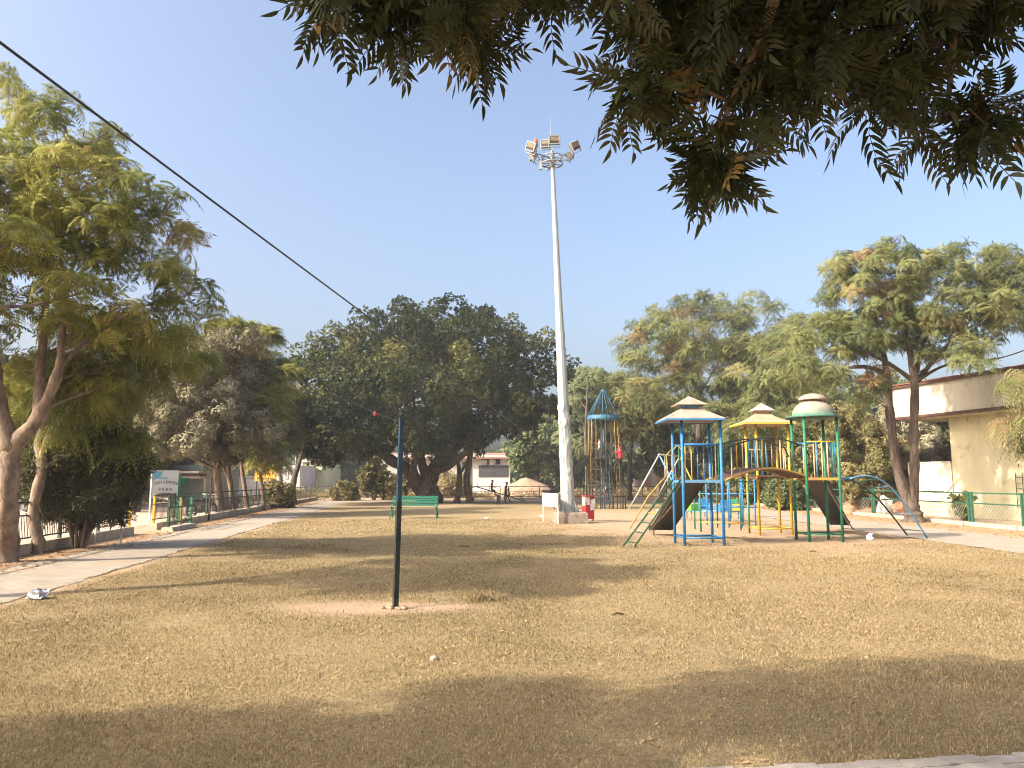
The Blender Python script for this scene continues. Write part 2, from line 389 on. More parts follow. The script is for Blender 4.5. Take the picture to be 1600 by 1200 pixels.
def lawn_mat():
    m = D.materials.new('dry_lawn'); m.use_nodes = True; nt = m.node_tree; p = nt.nodes['Principled BSDF']
    p.inputs['Roughness'].default_value = .95; p.inputs['Specular IOR Level'].default_value = .1
    tc = _n(nt, 'ShaderNodeTexCoord'); a = _n(nt, 'ShaderNodeAttribute', attribute_name='tone')
    def noise(s, lo, hi, c0, c1, mid=None):
        z = _n(nt, 'ShaderNodeTexNoise'); z.inputs['Scale'].default_value = s; z.inputs['Detail'].default_value = 8; z.inputs['Roughness'].default_value = .7
        nt.links.new(tc.outputs['Object'], z.inputs['Vector']); cr = _n(nt, 'ShaderNodeValToRGB'); e = cr.color_ramp.elements
        e[0].position, e[1].position = lo, hi; e[0].color = (*c0, 1); e[1].color = (*c1, 1)
        nt.links.new(z.outputs['Fac'], cr.inputs[0]); return cr.outputs[0], z.outputs['Fac']
    def mix(f, x, y, t='MIX'):
        n = _n(nt, 'ShaderNodeMix', data_type='RGBA', blend_type=t)
        if isinstance(f, float): n.inputs[0].default_value = f
        else: nt.links.new(f, n.inputs[0])
        nt.links.new(x, n.inputs[6]); nt.links.new(y, n.inputs[7]); return n.outputs[2]
    g1, _ = noise(.45, .35, .68, (.22, .165, .083), (.30, .22, .118)); g2, f2 = noise(26, .36, .62, (.15, .115, .058), (.35, .265, .15))
    grass = mix(.62, g1, g2); soil, fs = noise(3.5, .3, .7, (.29, .20, .13), (.40, .29, .195))
    col = mix(a.outputs['Fac'], grass, soil); nt.links.new(col, p.inputs['Base Color'])
    b = _n(nt, 'ShaderNodeBump'); b.inputs['Strength'].default_value = .8; b.inputs['Distance'].default_value = .03
    nt.links.new(f2, b.inputs['Height']); nt.links.new(b.outputs[0], p.inputs['Normal']); return m
gm = MB(); n = 60
gm.add([(-400, -60, 0), (400, -60, 0), (400, 700, 0), (-400, 700, 0)], [(0, 1, 2, 3)])
tag(gm.build('ground', M_SOIL), kind='structure')
# lawn: a grid sheet that carries the cover of open soil
nx, ny = 190, 300; ys = 2.0 + (FARY - .3 - 2.0) * (np.linspace(0, 1, ny) ** 1.5)
V = []; 
for y in ys:
    xs = np.linspace(PR(y) + .05 * math.sin(y * 3), RX0 + .09 * math.sin(y * 2.3) + .06 * math.sin(y * 7), nx)
    V.append(np.stack([xs, np.full(nx, y), .012 + .012 * (fbm(xs * .8, np.full(nx, y) * .8) - .5)], 1))
V = np.concatenate(V); I = np.arange(nx * ny).reshape(ny, nx)
F = np.stack([I[:-1, :-1], I[:-1, 1:], I[1:, 1:], I[1:, :-1]], -1).reshape(-1, 4)
V[:, 2] += .02 * bare(V[:, 0], V[:, 1]) * (fbm(V[:, 0] * 3, V[:, 1] * 3) - .5)
tag(npmesh('lawn', V, F, bare(V[:, 0], V[:, 1]), lawn_mat(), smooth=True), kind='structure')
def strip(name, f0, f1, y0, y1, z, m, n=60, wob=.0):
    mb = MB(); a = []; b = []
    for i in range(n + 1):
        y = y0 + (y1 - y0) * i / n
        a.append((f0(y) + wob * (rnd.random() - .5), y, z)); b.append((f1(y) + wob * (rnd.random() - .5), y, z))
    vs = a + b; fs = [(i, n + 1 + i, n + 2 + i, i + 1) for i in range(n)]
    mb.add(vs, fs); return tag(mb.build(name, m), kind='structure')
strip('footpath', PL, PR, -2, FARY + 3, .020, M_PATH, 160, .16)
strip('verge', FX, PL, -2, 64, .006, M_LITTERSOIL, 60, .0)
strip('footpath', lambda y: RX0, lambda y: RX1, 6, FARY + 3, .020, M_PATH, 160, .16)
strip('verge', lambda y: RX1, lambda y: 16.4, 4, 64, .006, M_LITTERSOIL, 60)
mb = MB(); mb.box((0, FARY + 1.4, .011), (27.0 - 2.0, 2.9, .022)); tag(mb.build('footpath', M_PATH), kind='structure')
strip('road', lambda y: FX(y) - 14, lambda y: FX(y) - 1.2, -5, 140, .008, M_ROAD, 60)
# near paving at the lower right: interlocking pavers with a stepped edge
mb = MB(); rp = random.Random(5); g0, g1 = G(1075, 1199), G(1600, 1173); a0 = math.atan2(g1.y - g0.y, g1.x - g0.x); ca, sa = math.cos(a0), math.sin(a0); o = Vector((g0.x + .10, g0.y - .10))
for i in range(34):
    for j in range(7):
        L, Wd = .235, .118; u = (i - 6) * L + (.06 if j % 2 else 0); v = -.06 - j * Wd * 1.02 - (.03 if i % 2 else 0)
        c = Vector((o.x + u * ca - v * sa, o.y + u * sa + v * ca))
        mb.box((c.x, c.y, .012 + rp.uniform(-.003, .003)), (L - .008, Wd - .006, .05), (rp.uniform(-.01, .01), rp.uniform(-.01, .01), a0))
tag(mb.build('pavement', M_PAVER), kind='structure')

# dry grass blades
L_GRASS = leaf_mat('grass_blade', [(0, (0.085, 0.070, 0.030)), (.25, (0.175, 0.138, 0.060)), (.6, (0.335, 0.247, 0.122)), (1, (0.50, 0.39, 0.222))], .25, .8, .15)
def blades(r, n):
    y = 3.9 * (32 / 3.9) ** r.rand(n); x = r.uniform(-1, 1, n) * (y * .73 + 1.6)
    ok = (x > PR(y) - .10 * r.rand(n)) & (x < RX0) & (r.rand(n) > bare(x, y) * 1.02)
    edge = o.y + (x - o.x) * math.tan(a0) + .0; ok &= (y > edge) | (x < -.6)
    dens = fbm(x * 1.1 + 9, y * 1.1); ok &= r.rand(n) < .35 + dens * 1.1
    x, y, dens = x[ok], y[ok], dens[ok]; n = len(x)
    az = r.uniform(0, 6.283, n); lean = r.uniform(.35, 1.35, n); L = r.uniform(.018, .046, n) * (.6 + .8 * dens) * (.85 + y * .012) * (1 + 1.1 * (r.rand(n) < .035)); W = .0036 * (y / 5.2) ** .95 * r.uniform(.7, 1.3, n)
    b = np.stack([x, y, np.full(n, .008)], 1); h = np.stack([np.cos(az) * np.sin(lean), np.sin(az) * np.sin(lean), np.cos(lean)], 1)
    s = np.stack([-np.sin(az), np.cos(az), np.zeros(n)], 1) * W[:, None]
    m = b + h * (L * .5)[:, None]; t = b + h * L[:, None] * np.array([1, 1, .8])
    V = np.stack([b - s * .5, m - s * .4, t, m + s * .6], 1).reshape(-1, 3)
    green = fbm(x * .42 + 70, y * .42 + 11); big = fbm(x * .13 + 3, y * .13 + 8)
    tone = np.clip(r.normal(.56, .31, n) - np.clip(green - .5, 0, 1) * 1.1 + (big - .5) * .5 - .2 * (r.rand(n) < .12), 0, 1)
    return V, np.repeat(tone, 4)
V, tone_ = blades(rs_(21), 1080000); tag(npmesh('grass', V, np.arange(len(V)).reshape(-1, 4), tone_, L_GRASS), kind='stuff')
# fallen leaves on the verges and at the edges
r = rs_(4); n = 10600; side = r.rand(n) < .5; y = r.uniform(8, 56, n)
x = np.where(side, FX(y) + .3 + r.rand(n) ** .7 * 1.4, 13.4 + r.rand(n) ** .8 * 2.7)
y[9000:] = 4.3 * 8 ** r.rand(1600); x[9000:] = r.uniform(-.62, .62, 1600) * y[9000:]; x[9000:] = np.clip(x[9000:], PR(y[9000:]), 10.5)
az = r.uniform(0, 6.28, n); Ln = r.uniform(.05, .11, n); Ln[9000:] *= .5; b = np.stack([x, y, r.uniform(.012, .03, n)], 1)
h = np.stack([np.cos(az), np.sin(az), r.uniform(-.1, .35, n)], 1) * Ln[:, None]; s = np.stack([-np.sin(az), np.cos(az), r.uniform(-.3, .3, n)], 1) * (Ln * .25)[:, None]
V = np.stack([b - h * .5, b + s, b + h * .5, b - s], 1).reshape(-1, 3)
L_DEAD = leaf_mat('dead_leaf', [(0, (.13, .07, .03)), (.5, (.30, .18, .08)), (1, (.50, .36, .2))], .1, .8, .1)
tag(npmesh('fallen_leaves', V, np.arange(len(V)).reshape(-1, 4), np.repeat(r.rand(n), 4), L_DEAD), kind='stuff')
# ------------------------------------------------------------------ trees
GL, GRR = 'trees along the left fence', 'trees along the right path'
# big fork-trunked tree at the left edge
Y = 14.7; b = G(8, 879)
make_tree('feathery_tree', 'big pale-barked tree at the left edge whose thick trunk forks low', (b.x, b.y, 0),
  [[(b.x - .05, b.y, -.1, .30), (b.x, b.y, .3, .22), P4(12, 790, Y, .18), P4(18, 705, Y, .185), P4(58, 655, Y, .13), P4(92, 575, Y, .085), P4(100, 480, Y, .05), P4(118, 400, Y, .03)],
   [P4(20, 705, Y, .19), P4(-2, 640, Y - .1, .17), P4(-12, 560, Y - .2, .13), P4(-30, 430, Y - .3, .09), P4(-20, 300, Y - .4, .05)],
   [P4(62, 655, Y, .13), P4(62, 590, Y + .3, .10), P4(70, 500, Y + .4, .08), P4(75, 380, Y + .5, .05), P4(68, 270, Y + .5, .025)],
   [P4(92, 575, Y, .055), P4(150, 520, Y + .4, .04), P4(220, 480, Y + .8, .02)]],
  [E(45, 220, 100, 75, 15, 1.6), E(120, 300, 120, 80, 15, 1.8), E(200, 370, 95, 85, 15, 1.6), E(215, 470, 95, 70, 15.2, 1.5), E(80, 400, 150, 110, 15, 2.2), E(-60, 330, 130, 180, 14.5, 2), E(130, 520, 140, 70, 15.5, 1.6), E(60, 600, 120, 40, 15.5, 1.2), E(245, 340, 55, 50, 15.2, 1.0), E(280, 410, 42, 45, 15.4, 1.0), E(285, 480, 40, 40, 15.6, 1.0), E(20, 160, 50, 40, 15, 1.0), E(165, 235, 60, 38, 15.2, 1.0), E(100, 190, 50, 30, 15, 1.0), ((-12.6, 15, 7.4), (2.2, 2.6, 1.8)), ((-11.6, 12.8, 7.0), (1.8, 1.6, 1.5))],
  BARK_PALE, L_NEEM, T_FEA, 11, 190, .56, (.5, .5, .26), 7, (.75, 1.15), .42, .1, GL, 5, brown=.03, tone0=.52, tone_sd=.18, branch_k=.022, limb_end=.008)
# slender tree behind it, drooping foliage
b = G(57, 865); Y = b.y
make_tree('drooping_tree', 'slender curved trunk beside the thick forked one, low drooping foliage', (b.x, b.y, 0),
  [[(b.x, b.y, -.1, .16), (b.x + .02, b.y, .25, .13), P4(52, 800, Y, .115), P4(66, 730, Y, .11), P4(62, 690, Y, .10), P4(85, 620, Y, .07), P4(120, 560, Y, .05)],
   [P4(64, 722, Y, .07), P4(76, 680, Y - .2, .055), P4(110, 640, Y - .3, .035)]],
  [E(150, 630, 85, 55, 17, 1.5), E(190, 670, 60, 40, 17.5, 1.2), E(95, 610, 90, 45, 17, 1.4), E(40, 650, 70, 70, 18, 1.0), E(180, 560, 100, 60, 17.5, 1.6), E(250, 540, 70, 60, 18, 1.5)],
  BARK_PALE, L_NEEM, T_DROOP, 12, 52, .5, (.5, .5, .3), 11, (.8, 1.2), .75, .1, GL, 5, tone0=.40, tone_sd=.14, branch_k=.022)
# the tree that stands left of the picture: its limbs reach in, its shade lies on the lawn
make_tree('feathery_tree', 'tree beyond the left picture edge, bare lower limbs reaching in', (-9.6, 9.2, 0),
  [[(-9.6, 9.2, -.1, .26), (-9.55, 9.2, 1.5, .2), (-9.5, 9.3, 2.8, .17), (-8.9, 9.8, 4.5, .11), (-8.2, 10.4, 6.2, .06), (-7.8, 10.8, 7.2, .03)],
   [(-9.5, 9.3, 2.8, .14), (-10.2, 9.0, 4.6, .1), (-10.4, 8.6, 6.6, .05)],
   [(-9.2, 9.6, 3.6, .07), (-8.9, 10.9, 4.1, .05), (-8.2, 12.6, 4.45, .03), (-7.9, 13.6, 4.9, .015)],
   [(-9.3, 9.5, 3.4, .06), (-9.1, 11.2, 4.6, .04), (-8.7, 12.9, 5.6, .02)]],
  [((-9.6, 9.2, 6.9), (2.3, 2.3, 1.6)), ((-8.6, 8.0, 6.6), (1.6, 2.0, 1.2)), ((-10.6, 8, 7.6), (2, 2, 1.4))],
  BARK_PALE, L_NEEM, T_FEA, 13, 50, .62, (.55, .55, .26), 14, (.8, 1.2), .45, .1, GL, 5, tone0=.5,
  extra=[(-7.9, 13.4, 5.0), (-8.6, 12.8, 5.8)], branch_k=.02)
def left_tree(px, py, label, limbs, envs, lm, ts, seed, bark=BARK, **k):
    b = G(px, py); Y = b.y
    L = [[(b.x, b.y, -.1, limbs[0][0][2] * 1.35), (b.x, b.y, .2, limbs[0][0][2])] + [P4(x, y, Y, q) for x, y, q in limbs[0][1:]]]
    L += [[P4(x, y, Y + (i + 1) * .25, q) for x, y, q in l] for i, l in enumerate(limbs[1:])]
    return make_tree(k.pop('name', 'broadleaf_tree'), label, (b.x, b.y, 0), L, envs, bark, lm, ts, seed, group=k.pop('group', GL), **k)
left_tree(344, 806, 'dusty grey-leaved dense tree right of the park sign, pale stubby trunk', [[(0, 0, .2), (341, 760, .17), (336, 715, .14), (330, 660, .1), (322, 590, .05)], [(340, 735, .11), (352, 690, .09), (375, 640, .05)]],
  [E(330, 610, 105, 75, 34, 3.0), E(300, 660, 85, 70, 33, 2.6), E(345, 560, 75, 40, 34, 2.2), E(365, 665, 75, 55, 34.5, 2.6), E(255, 640, 45, 70, 34, 1.6)],
  L_DUSTY, T_MANGO, 31, BARK_PALE, n_clump=85, dmin=.95, clump_r=(.75, .75, .6), n_spray=90, sc=(.6, 1.05), up=.35, shell=.45, tone0=.52, tone_sd=.17, branch_k=.03, name='dusty_tree')
left_tree(364, 804, 'dark V-forked trunk just right of the stubby pale one', [[(0, 0, .13), (361, 765, .12), (357, 725, .10), (363, 690, .07), (375, 600, .04)], [(360, 755, .10), (345, 722, .06), (330, 690, .04)]],
  [E(390, 600, 55, 50, 36, 2.0), E(400, 640, 60, 45, 36, 2.0), E(372, 568, 40, 30, 37, 1.5)], L_NEEM, T_FEA_BIG, 32, n_clump=40, dmin=.7, clump_r=(.65, .65, .35), n_spray=16, tone0=.42, branch_k=.025, name='feathery_tree')
left_tree(386, 801, 'straight dark leaning trunk, third of the row beyond the sign', [[(0, 0, .13), (381, 755, .11), (376, 715, .09), (374, 660, .07), (380, 560, .03)], [(376, 640, .04), (368, 570, .03), (362, 525, .015)], [(378, 600, .035), (395, 560, .025), (404, 528, .012)]],
  [E(362, 512, 34, 11, 38.5, 1.1), E(403, 522, 26, 12, 39, 1.0), E(380, 560, 40, 18, 38, 1.3), E(420, 575, 35, 22, 38, 1.2)], L_NEEM, T_FEA_BIG, 33, n_clump=34, dmin=.6, clump_r=(.6, .6, .2), n_spray=16, tone0=.45, branch_k=.02, name='feathery_tree', flat_top=.6)
left_tree(412, 797, 'thin young tree with yellow-green foliage before the yellow hoarding', [[(0, 0, .11), (410, 765, .10), (407, 740, .08), (404, 690, .05)], ], [E(404, 705, 34, 30, 42, 1.3), E(420, 725, 26, 14, 42, 1.0), E(398, 665, 30, 25, 42, 1.2)],
  L_NEEM, T_FEA_BIG, 34, n_clump=26, dmin=.6, clump_r=(.55, .55, .35), n_spray=16, tone0=.66, branch_k=.02, name='feathery_tree')
left_tree(441, 793, 'slim twisted tree behind a low thorny bush near the path bend', [[(0, 0, .15), (440, 760, .12), (435, 720, .10), (440, 660, .06)], ], [E(425, 655, 30, 35, 48, 1.8), E(430, 615, 24, 26, 48, 1.5), E(445, 680, 22, 22, 48, 1.2)],
  L_BUSH, T_FEA_BIG, 35, n_clump=36, dmin=.7, clump_r=(.7, .7, .5), n_spray=16, tone0=.32, branch_k=.025, name='feathery_tree')
left_tree(458, 789, 'dark wide-forked tree at the far bend of the left path', [[(0, 0, .24), (457, 765, .2), (461, 743, .19), (470, 715, .12), (478, 680, .07)], [(460, 744, .13), (445, 722, .09), (432, 690, .05)], [(463, 735, .07), (464, 700, .05), (462, 660, .03)]],
  [E(460, 665, 28, 32, 53, 1.6), E(450, 630, 22, 28, 53, 1.4), E(480, 692, 24, 18, 53, 1.2), E(440, 690, 25, 16, 53, 1.2)], L_FICUS, T_FEA_BIG, 36, BARK_DARK, n_clump=36, dmin=.7, clump_r=(.8, .8, .55), n_spray=20, tone0=.5, branch_k=.03, name='feathery_tree')

# the big fig in the middle
b = G(672, 786.5); Y = b.y
fig = make_tree('fig_tree', 'huge dark round-crowned tree behind the green bench', (b.x, b.y, 0),
  [[(b.x, b.y, -.1, 1.15), (b.x, b.y, .5, .82), P4(668, 768, Y, .78), P4(672, 745, Y, .62), P4(688, 722, Y, .48), P4(712, 700, Y, .40), P4(745, 655, Y, .26), P4(790, 600, Y, .14)],
   [P4(664, 775, Y, .62), P4(650, 752, Y, .52), P4(636, 733, Y - .3, .45), P4(610, 718, Y - .6, .36), P4(560, 680, Y - 1, .22), P4(510, 640, Y - 1.4, .12)],
   [P4(670, 752, Y + .3, .42), P4(661, 730, Y + .6, .34), P4(656, 705, Y + .8, .28), P4(645, 630, Y + 1, .18), P4(640, 540, Y + 1, .1)],
   [P4(655, 760, Y - .3, .36), P4(645, 735, Y - .8, .28), P4(655, 705, Y - 1.6, .2), P4(665, 660, Y - 2.6, .1)],
   [P4(678, 735, Y - .3, .34), P4(700, 728, Y - 1, .3), P4(730, 705, Y - 2, .22), P4(780, 670, Y - 3, .12)]],
  [E(668, 600, 195, 120, Y, 8.5), E(492, 610, 42, 62, Y, 2.8), E(852, 600, 40, 58, Y, 2.8), E(530, 700, 50, 30, Y, 3), E(652, 515, 45, 40, Y, 2.6), E(700, 530, 110, 50, Y, 4.5), E(560, 570, 90, 58, Y, 4.5), E(800, 590, 72, 80, Y, 4), E(840, 560, 40, 40, Y, 2.4), E(520, 625, 62, 75, Y, 4), E(590, 672, 85, 42, Y - 1, 4.5), E(490, 560, 38, 30, Y, 2.2), E(765, 635, 85, 44, Y, 4.5), E(668, 672, 42, 32, Y - 5, 2.0), E(560, 695, 60, 20, Y - 1, 3), E(805, 655, 40, 26, Y - 1, 2.5)],
  BARK_DARK, L_FICUS, T_FIG, 51, n_clump=330, dmin=1.3, clump_r=(.9, .9, .8), n_spray=100, sc=(.9, 1.55), up=.3, shell=.5, cshell=.35, tone0=.5, tone_sd=.2, zsq=1.0, twigs=3, branch_k=.03)
# pair of pale stems to the right of it
b = G(722, 786)
make_tree('twin_stem_tree', 'tree of two pale crooked stems right of the big dark tree trunk', (b.x, b.y, 0),
  [[(b.x - .35, b.y, -.1, .3), (b.x - .35, b.y, .3, .24), P4(717, 760, b.y, .22), P4(718, 735, b.y, .17), P4(712, 712, b.y, .14), P4(705, 690, b.y, .1)],
   [(b.x + .55, b.y + .3, -.1, .34), (b.x + .5, b.y + .3, .4, .28), P4(729, 752, b.y, .25), P4(733, 725, b.y, .22), P4(735, 700, b.y, .2), P4(740, 660, b.y, .12)],
   [P4(718, 742, b.y, .1), P4(726, 728, b.y, .08), P4(733, 712, b.y, .06)]],
  [E(730, 670, 40, 25, b.y, 2)], BARK, L_FICUS, T_FIG, 52, n_clump=12, dmin=1, clump_r=(1, 1, .7), n_spray=40, sc=(1.1, 1.8), up=.3)
def right_tree(px, py, label, limbs, envs, lm, ts, seed, bark=BARK_DARK, dy=.6, **k):
    b = G(px, py); Y = b.y
    L = [[(b.x, b.y, -.1, limbs[0][0][2] * 1.5), (b.x, b.y, .25, limbs[0][0][2])] + [P4(x, y, Y, q) for x, y, q in limbs[0][1:]]]
    for i, l in enumerate(limbs[1:]):
        sg = dy * (1 if i % 2 else -1); L.append([P4(x, y, Y + sg * j / max(1, len(l) - 1), q) for j, (x, y, q) in enumerate(l)])
    return make_tree(k.pop('name', 'feathery_tree'), label, (b.x, b.y, 0), L, envs, bark, lm, ts, seed, group=k.pop('group', GRR), **k)
right_tree(1428, 816, 'tall two-stemmed tree with layered airy crown in front of the cream building',
  [[(0, 0, .34), (1422, 788, .27), (1402, 730, .18), (1392, 660, .165), (1386, 590, .14), (1378, 540, .09), (1362, 470, .05), (1350, 420, .02)],
   [(1426, 790, .2), (1429, 740, .17), (1428, 670, .16), (1429, 600, .15), (1420, 540, .10), (1412, 480, .06), (1420, 420, .02)],
   [(1430, 600, .11), (1460, 562, .09), (1500, 520, .06), (1540, 470, .03)],
   [(1428, 596, .09), (1395, 572, .08), (1345, 545, .06), (1290, 520, .03)],
   [(1386, 585, .10), (1350, 573, .08), (1300, 580, .05), (1255, 600, .025)],
   [(1432, 590, .08), (1442, 540, .06), (1470, 480, .04), (1490, 430, .02)],
   [(1392, 640, .05), (1370, 610, .04), (1350, 570, .025)],
   [(1432, 596, .07), (1480, 570, .05), (1560, 560, .03), (1620, 540, .015)]],
  [E(1375, 425, 80, 40, 28.8, 2.4), E(1480, 430, 95, 38, 29.8, 2.4), E(1560, 420, 70, 30, 29.8, 2.2), E(1330, 490, 75, 28, 28.8, 2.2), E(1430, 490, 90, 30, 28.8, 2.2), E(1540, 490, 80, 40, 28.8, 2.2), E(1290, 530, 70, 26, 27.8, 2), E(1390, 530, 90, 20, 28.8, 2.2), E(1490, 540, 70, 22, 28.3, 2), E(1270, 590, 70, 25, 27.8, 1.8), E(1340, 600, 45, 25, 28.8, 1.6), E(1600, 470, 60, 60, 29.8, 2.2), E(1545, 570, 40, 16, 26.8, 1.4), E(1320, 440, 45, 26, 28.8, 1.6), E(1385, 392, 30, 12, 28.8, 1)],
  L_PALE, T_FEA, 61, n_clump=215, dmin=.72, clump_r=(.62, .62, .13), n_spray=9, sc=(.75, 1.1), up=.42, twigs=5, tone0=.42, tone_sd=.2, brown=.05, branch_k=.016, limb_end=.006, dy=1.6, zsq=2.6, cshell=.1, flat_top=.2)
right_tree(1092, 783, 'wide pale-green tree standing behind the blue-roofed tower',
  [[(0, 0, .28), (1091, 720, .24), (1092, 650, .20), (1090, 600, .16), (1085, 540, .09), (1080, 490, .04)], [(1091, 640, .13), (1060, 590, .1), (1030, 540, .05)], [(1091, 620, .13), (1120, 570, .1), (1150, 520, .05)], [(1091, 660, .1), (1125, 630, .08), (1160, 600, .04)], [(1091, 650, .08), (1050, 625, .06), (1010, 600, .03)]],
  [E(1085, 495, 75, 32, 52, 4), E(1160, 500, 55, 34, 52, 3.5), E(1040, 545, 80, 40, 51, 4), E(1120, 560, 95, 50, 52, 4), E(1180, 570, 70, 50, 52, 3.6), E(1020, 610, 65, 38, 51, 3.5), E(1100, 630, 95, 40, 51, 4), E(1170, 640, 70, 40, 51, 4), E(1000, 520, 35, 12, 51, 2), E(1110, 468, 30, 12, 52, 2)],
  L_PALE, T_FEA_BIG, 62, n_clump=215, dmin=.95, clump_r=(.85, .85, .24), n_spray=9, sc=(.85, 1.3), up=.42, twigs=4, tone0=.4, tone_sd=.18, brown=.04, branch_k=.02, dy=1.5, zsq=2.2, cshell=.1, flat_top=.1)
right_tree(984, 782, 'straight-trunked tree right behind the rocket climber',
  [[(0, 0, .24), (984, 730, .2), (986, 680, .17), (984, 640, .12), (980, 590, .06)], [(985, 665, .09), (1005, 640, .06), (1025, 615, .03)]],
  [E(985, 620, 45, 36, 57, 2.6), E(1010, 650, 45, 35, 57, 2.6), E(965, 660, 35, 30, 57, 2.2)],
  L_PALE, T_FEA_BIG, 63, n_clump=60, dmin=.8, clump_r=(.9, .9, .4), n_spray=14, sc=(1.0, 1.6), up=.42, tone0=.45, twigs=3, branch_k=.02)
right_tree(1214, 790, 'thick grey-trunked tree seen through the yellow tower',
  [[(0, 0, .32), (1213, 750, .28), (1212, 700, .22), (1210, 650, .15), (1215, 590, .08)], [(1211, 680, .12), (1235, 640, .08), (1260, 610, .04)], [(1211, 665, .1), (1190, 630, .07), (1170, 610, .03)]],
  [E(1215, 600, 65, 50, 47, 3.2), E(1265, 640, 60, 36, 46, 3), E(1200, 660, 60, 36, 46, 3), E(1225, 545, 40, 30, 47, 2.2), E(1240, 505, 22, 16, 47, 1.6), E(1300, 680, 40, 30, 45, 2)],
  L_PALE, T_FEA_BIG, 64, BARK, n_clump=100, dmin=.8, clump_r=(.9, .9, .35), n_spray=10, sc=(.9, 1.5), up=.42, tone0=.36, twigs=3, branch_k=.022, brown=.03)
right_tree(918, 779, 'airy tree beyond the far fence, left of the rocket climber point',
  [[(0, 0, .22), (917, 730, .18), (915, 680, .14), (917, 630, .1), (918, 595, .05)], [(916, 670, .08), (900, 640, .05), (893, 615, .03)]],
  [E(920, 592, 32, 14, 75, 2.2), E(915, 620, 36, 20, 75, 2.6), E(905, 655, 30, 25, 75, 2.4), E(935, 650, 28, 22, 75, 2), E(905, 690, 36, 20, 75, 2.4)],
  L_FAR, T_FEA_BIG, 65, n_clump=60, dmin=.9, clump_r=(1.1, 1.1, .4), n_spray=14, sc=(1.2, 1.8), up=.42, tone0=.5, twigs=3, branch_k=.02, group='trees beyond the far fence')
# clipped round tree
b = G(1036, 786)
make_tree('clipped_tree', 'dark tree clipped into a round ball on a thick trunk behind the swing', (b.x, b.y, 0),
  [[(b.x, b.y, -.1, .38), (b.x, b.y, .4, .3), P4(1036, 755, b.y, .3), P4(1035, 735, b.y, .26), P4(1034, 700, b.y, .12)]],
  [E(1034, 702, 27, 36, b.y, 1.25)], BARK_DARK, L_SHRUB, T_SMALL, 66, n_clump=60, dmin=.42, clump_r=(.4, .4, .4), n_spray=60, sc=(.9, 1.4), up=.2, cshell=.72, tone0=.42, twigs=2)
# young feathery tree by the building's right end, low trunk out of frame
b = Vector((15.6, 22.6, 0)); 
make_tree('young_feathery_tree', 'young tree with long drooping fronds before the building window', (b.x, b.y, 0),
  [[(b.x, b.y, -.1, .10), (b.x, b.y, .5, .08), (b.x - .05, b.y, 2.2, .065), (b.x - .2, b.y, 3.6, .04)], [(b.x - .03, b.y, 1.9, .04), (b.x - .4, b.y, 2.5, .025), (b.x - .9, b.y - .1, 3.0, .012)], [(b.x, b.y, 2.4, .03), (b.x + .4, b.y - .2, 3.2, .02), (b.x + .5, b.y - .3, 4.2, .01)]],
  [((b.x - .8, b.y - .2, 3.1), (.8, .5, .25)), ((b.x - .2, b.y, 2.9), (.6, .6, .45)), ((b.x + .4, b.y - .3, 4.3), (.9, .6, .5)), ((b.x - .3, b.y, 4.6), (.8, .5, .3))],
  BARK, L_PALE, T_DROOP, 67, n_clump=20, dmin=.35, clump_r=(.35, .35, .2), n_spray=9, sc=(.9, 1.4), up=.7, tone0=.6, twigs=3, branch_k=.015, limb_end=.006)

# ---------------- shrubs
def shrub(name, label, c, rad, lm, ts, seed, n_clump, n_spray, sc, stems=8, tone0=.45, group=None, clump=None, dmin=None, cat='shrub', **k):
    c = Vector(c); rg = random.Random(seed); L = []
    for i in range(stems):
        a = 6.28 * i / stems + rg.random(); q = rg.uniform(.25, .7)
        L.append([(c.x + .1 * math.cos(a), c.y + .1 * math.sin(a), -.05, .035), (c.x + .2 * q * rad[0] * math.cos(a) * 2, c.y + .2 * q * rad[1] * math.sin(a) * 2, rad[2] * .6, .028),
                  (c.x + q * rad[0] * math.cos(a), c.y + q * rad[1] * math.sin(a), rad[2] * 1.3, .014)])
    cr = clump or (rad[0] * .3,) * 3
    return make_tree(name, label, (c.x, c.y, 0), L, [((c.x, c.y, c.z), rad)], BARK, lm, ts, seed, n_clump=n_clump, dmin=dmin or rad[0] * .28, clump_r=cr, n_spray=n_spray, sc=sc, up=.35, tone0=tone0, twigs=2, group=group, cat=cat, branch_k=.012, **k)
b = G(122, 857)
shrub('oleander_shrub', 'big dark many-stemmed shrub beside the left path', (b.x, b.y, 1.75), (1.35, 1.2, 1.15), L_SHRUB, T_NARROW, 71, 95, 40, (.9, 1.4), 14, .42, dmin=.3, clump=(.34, .34, .34))
b = G(215, 800)
shrub('oleander_shrub', 'dusty shrub with pink flowers, left of the park sign', (b.x, b.y, 2.3), (1.3, 1.3, 1.9), L_BUSH, T_NARROW, 72, 80, 30, (1.2, 1.8), 8, .28, dmin=.4)
b = G(436, 794)
shrub('thorny_bush', 'small dry thorny bush at the foot of the row of trees', (b.x, b.y, .7), (.95, .9, .75), L_BUSH, T_SMALL, 73, 34, 30, (1.2, 2.0), 8, .55)
gx = 'bushes along the far fence'
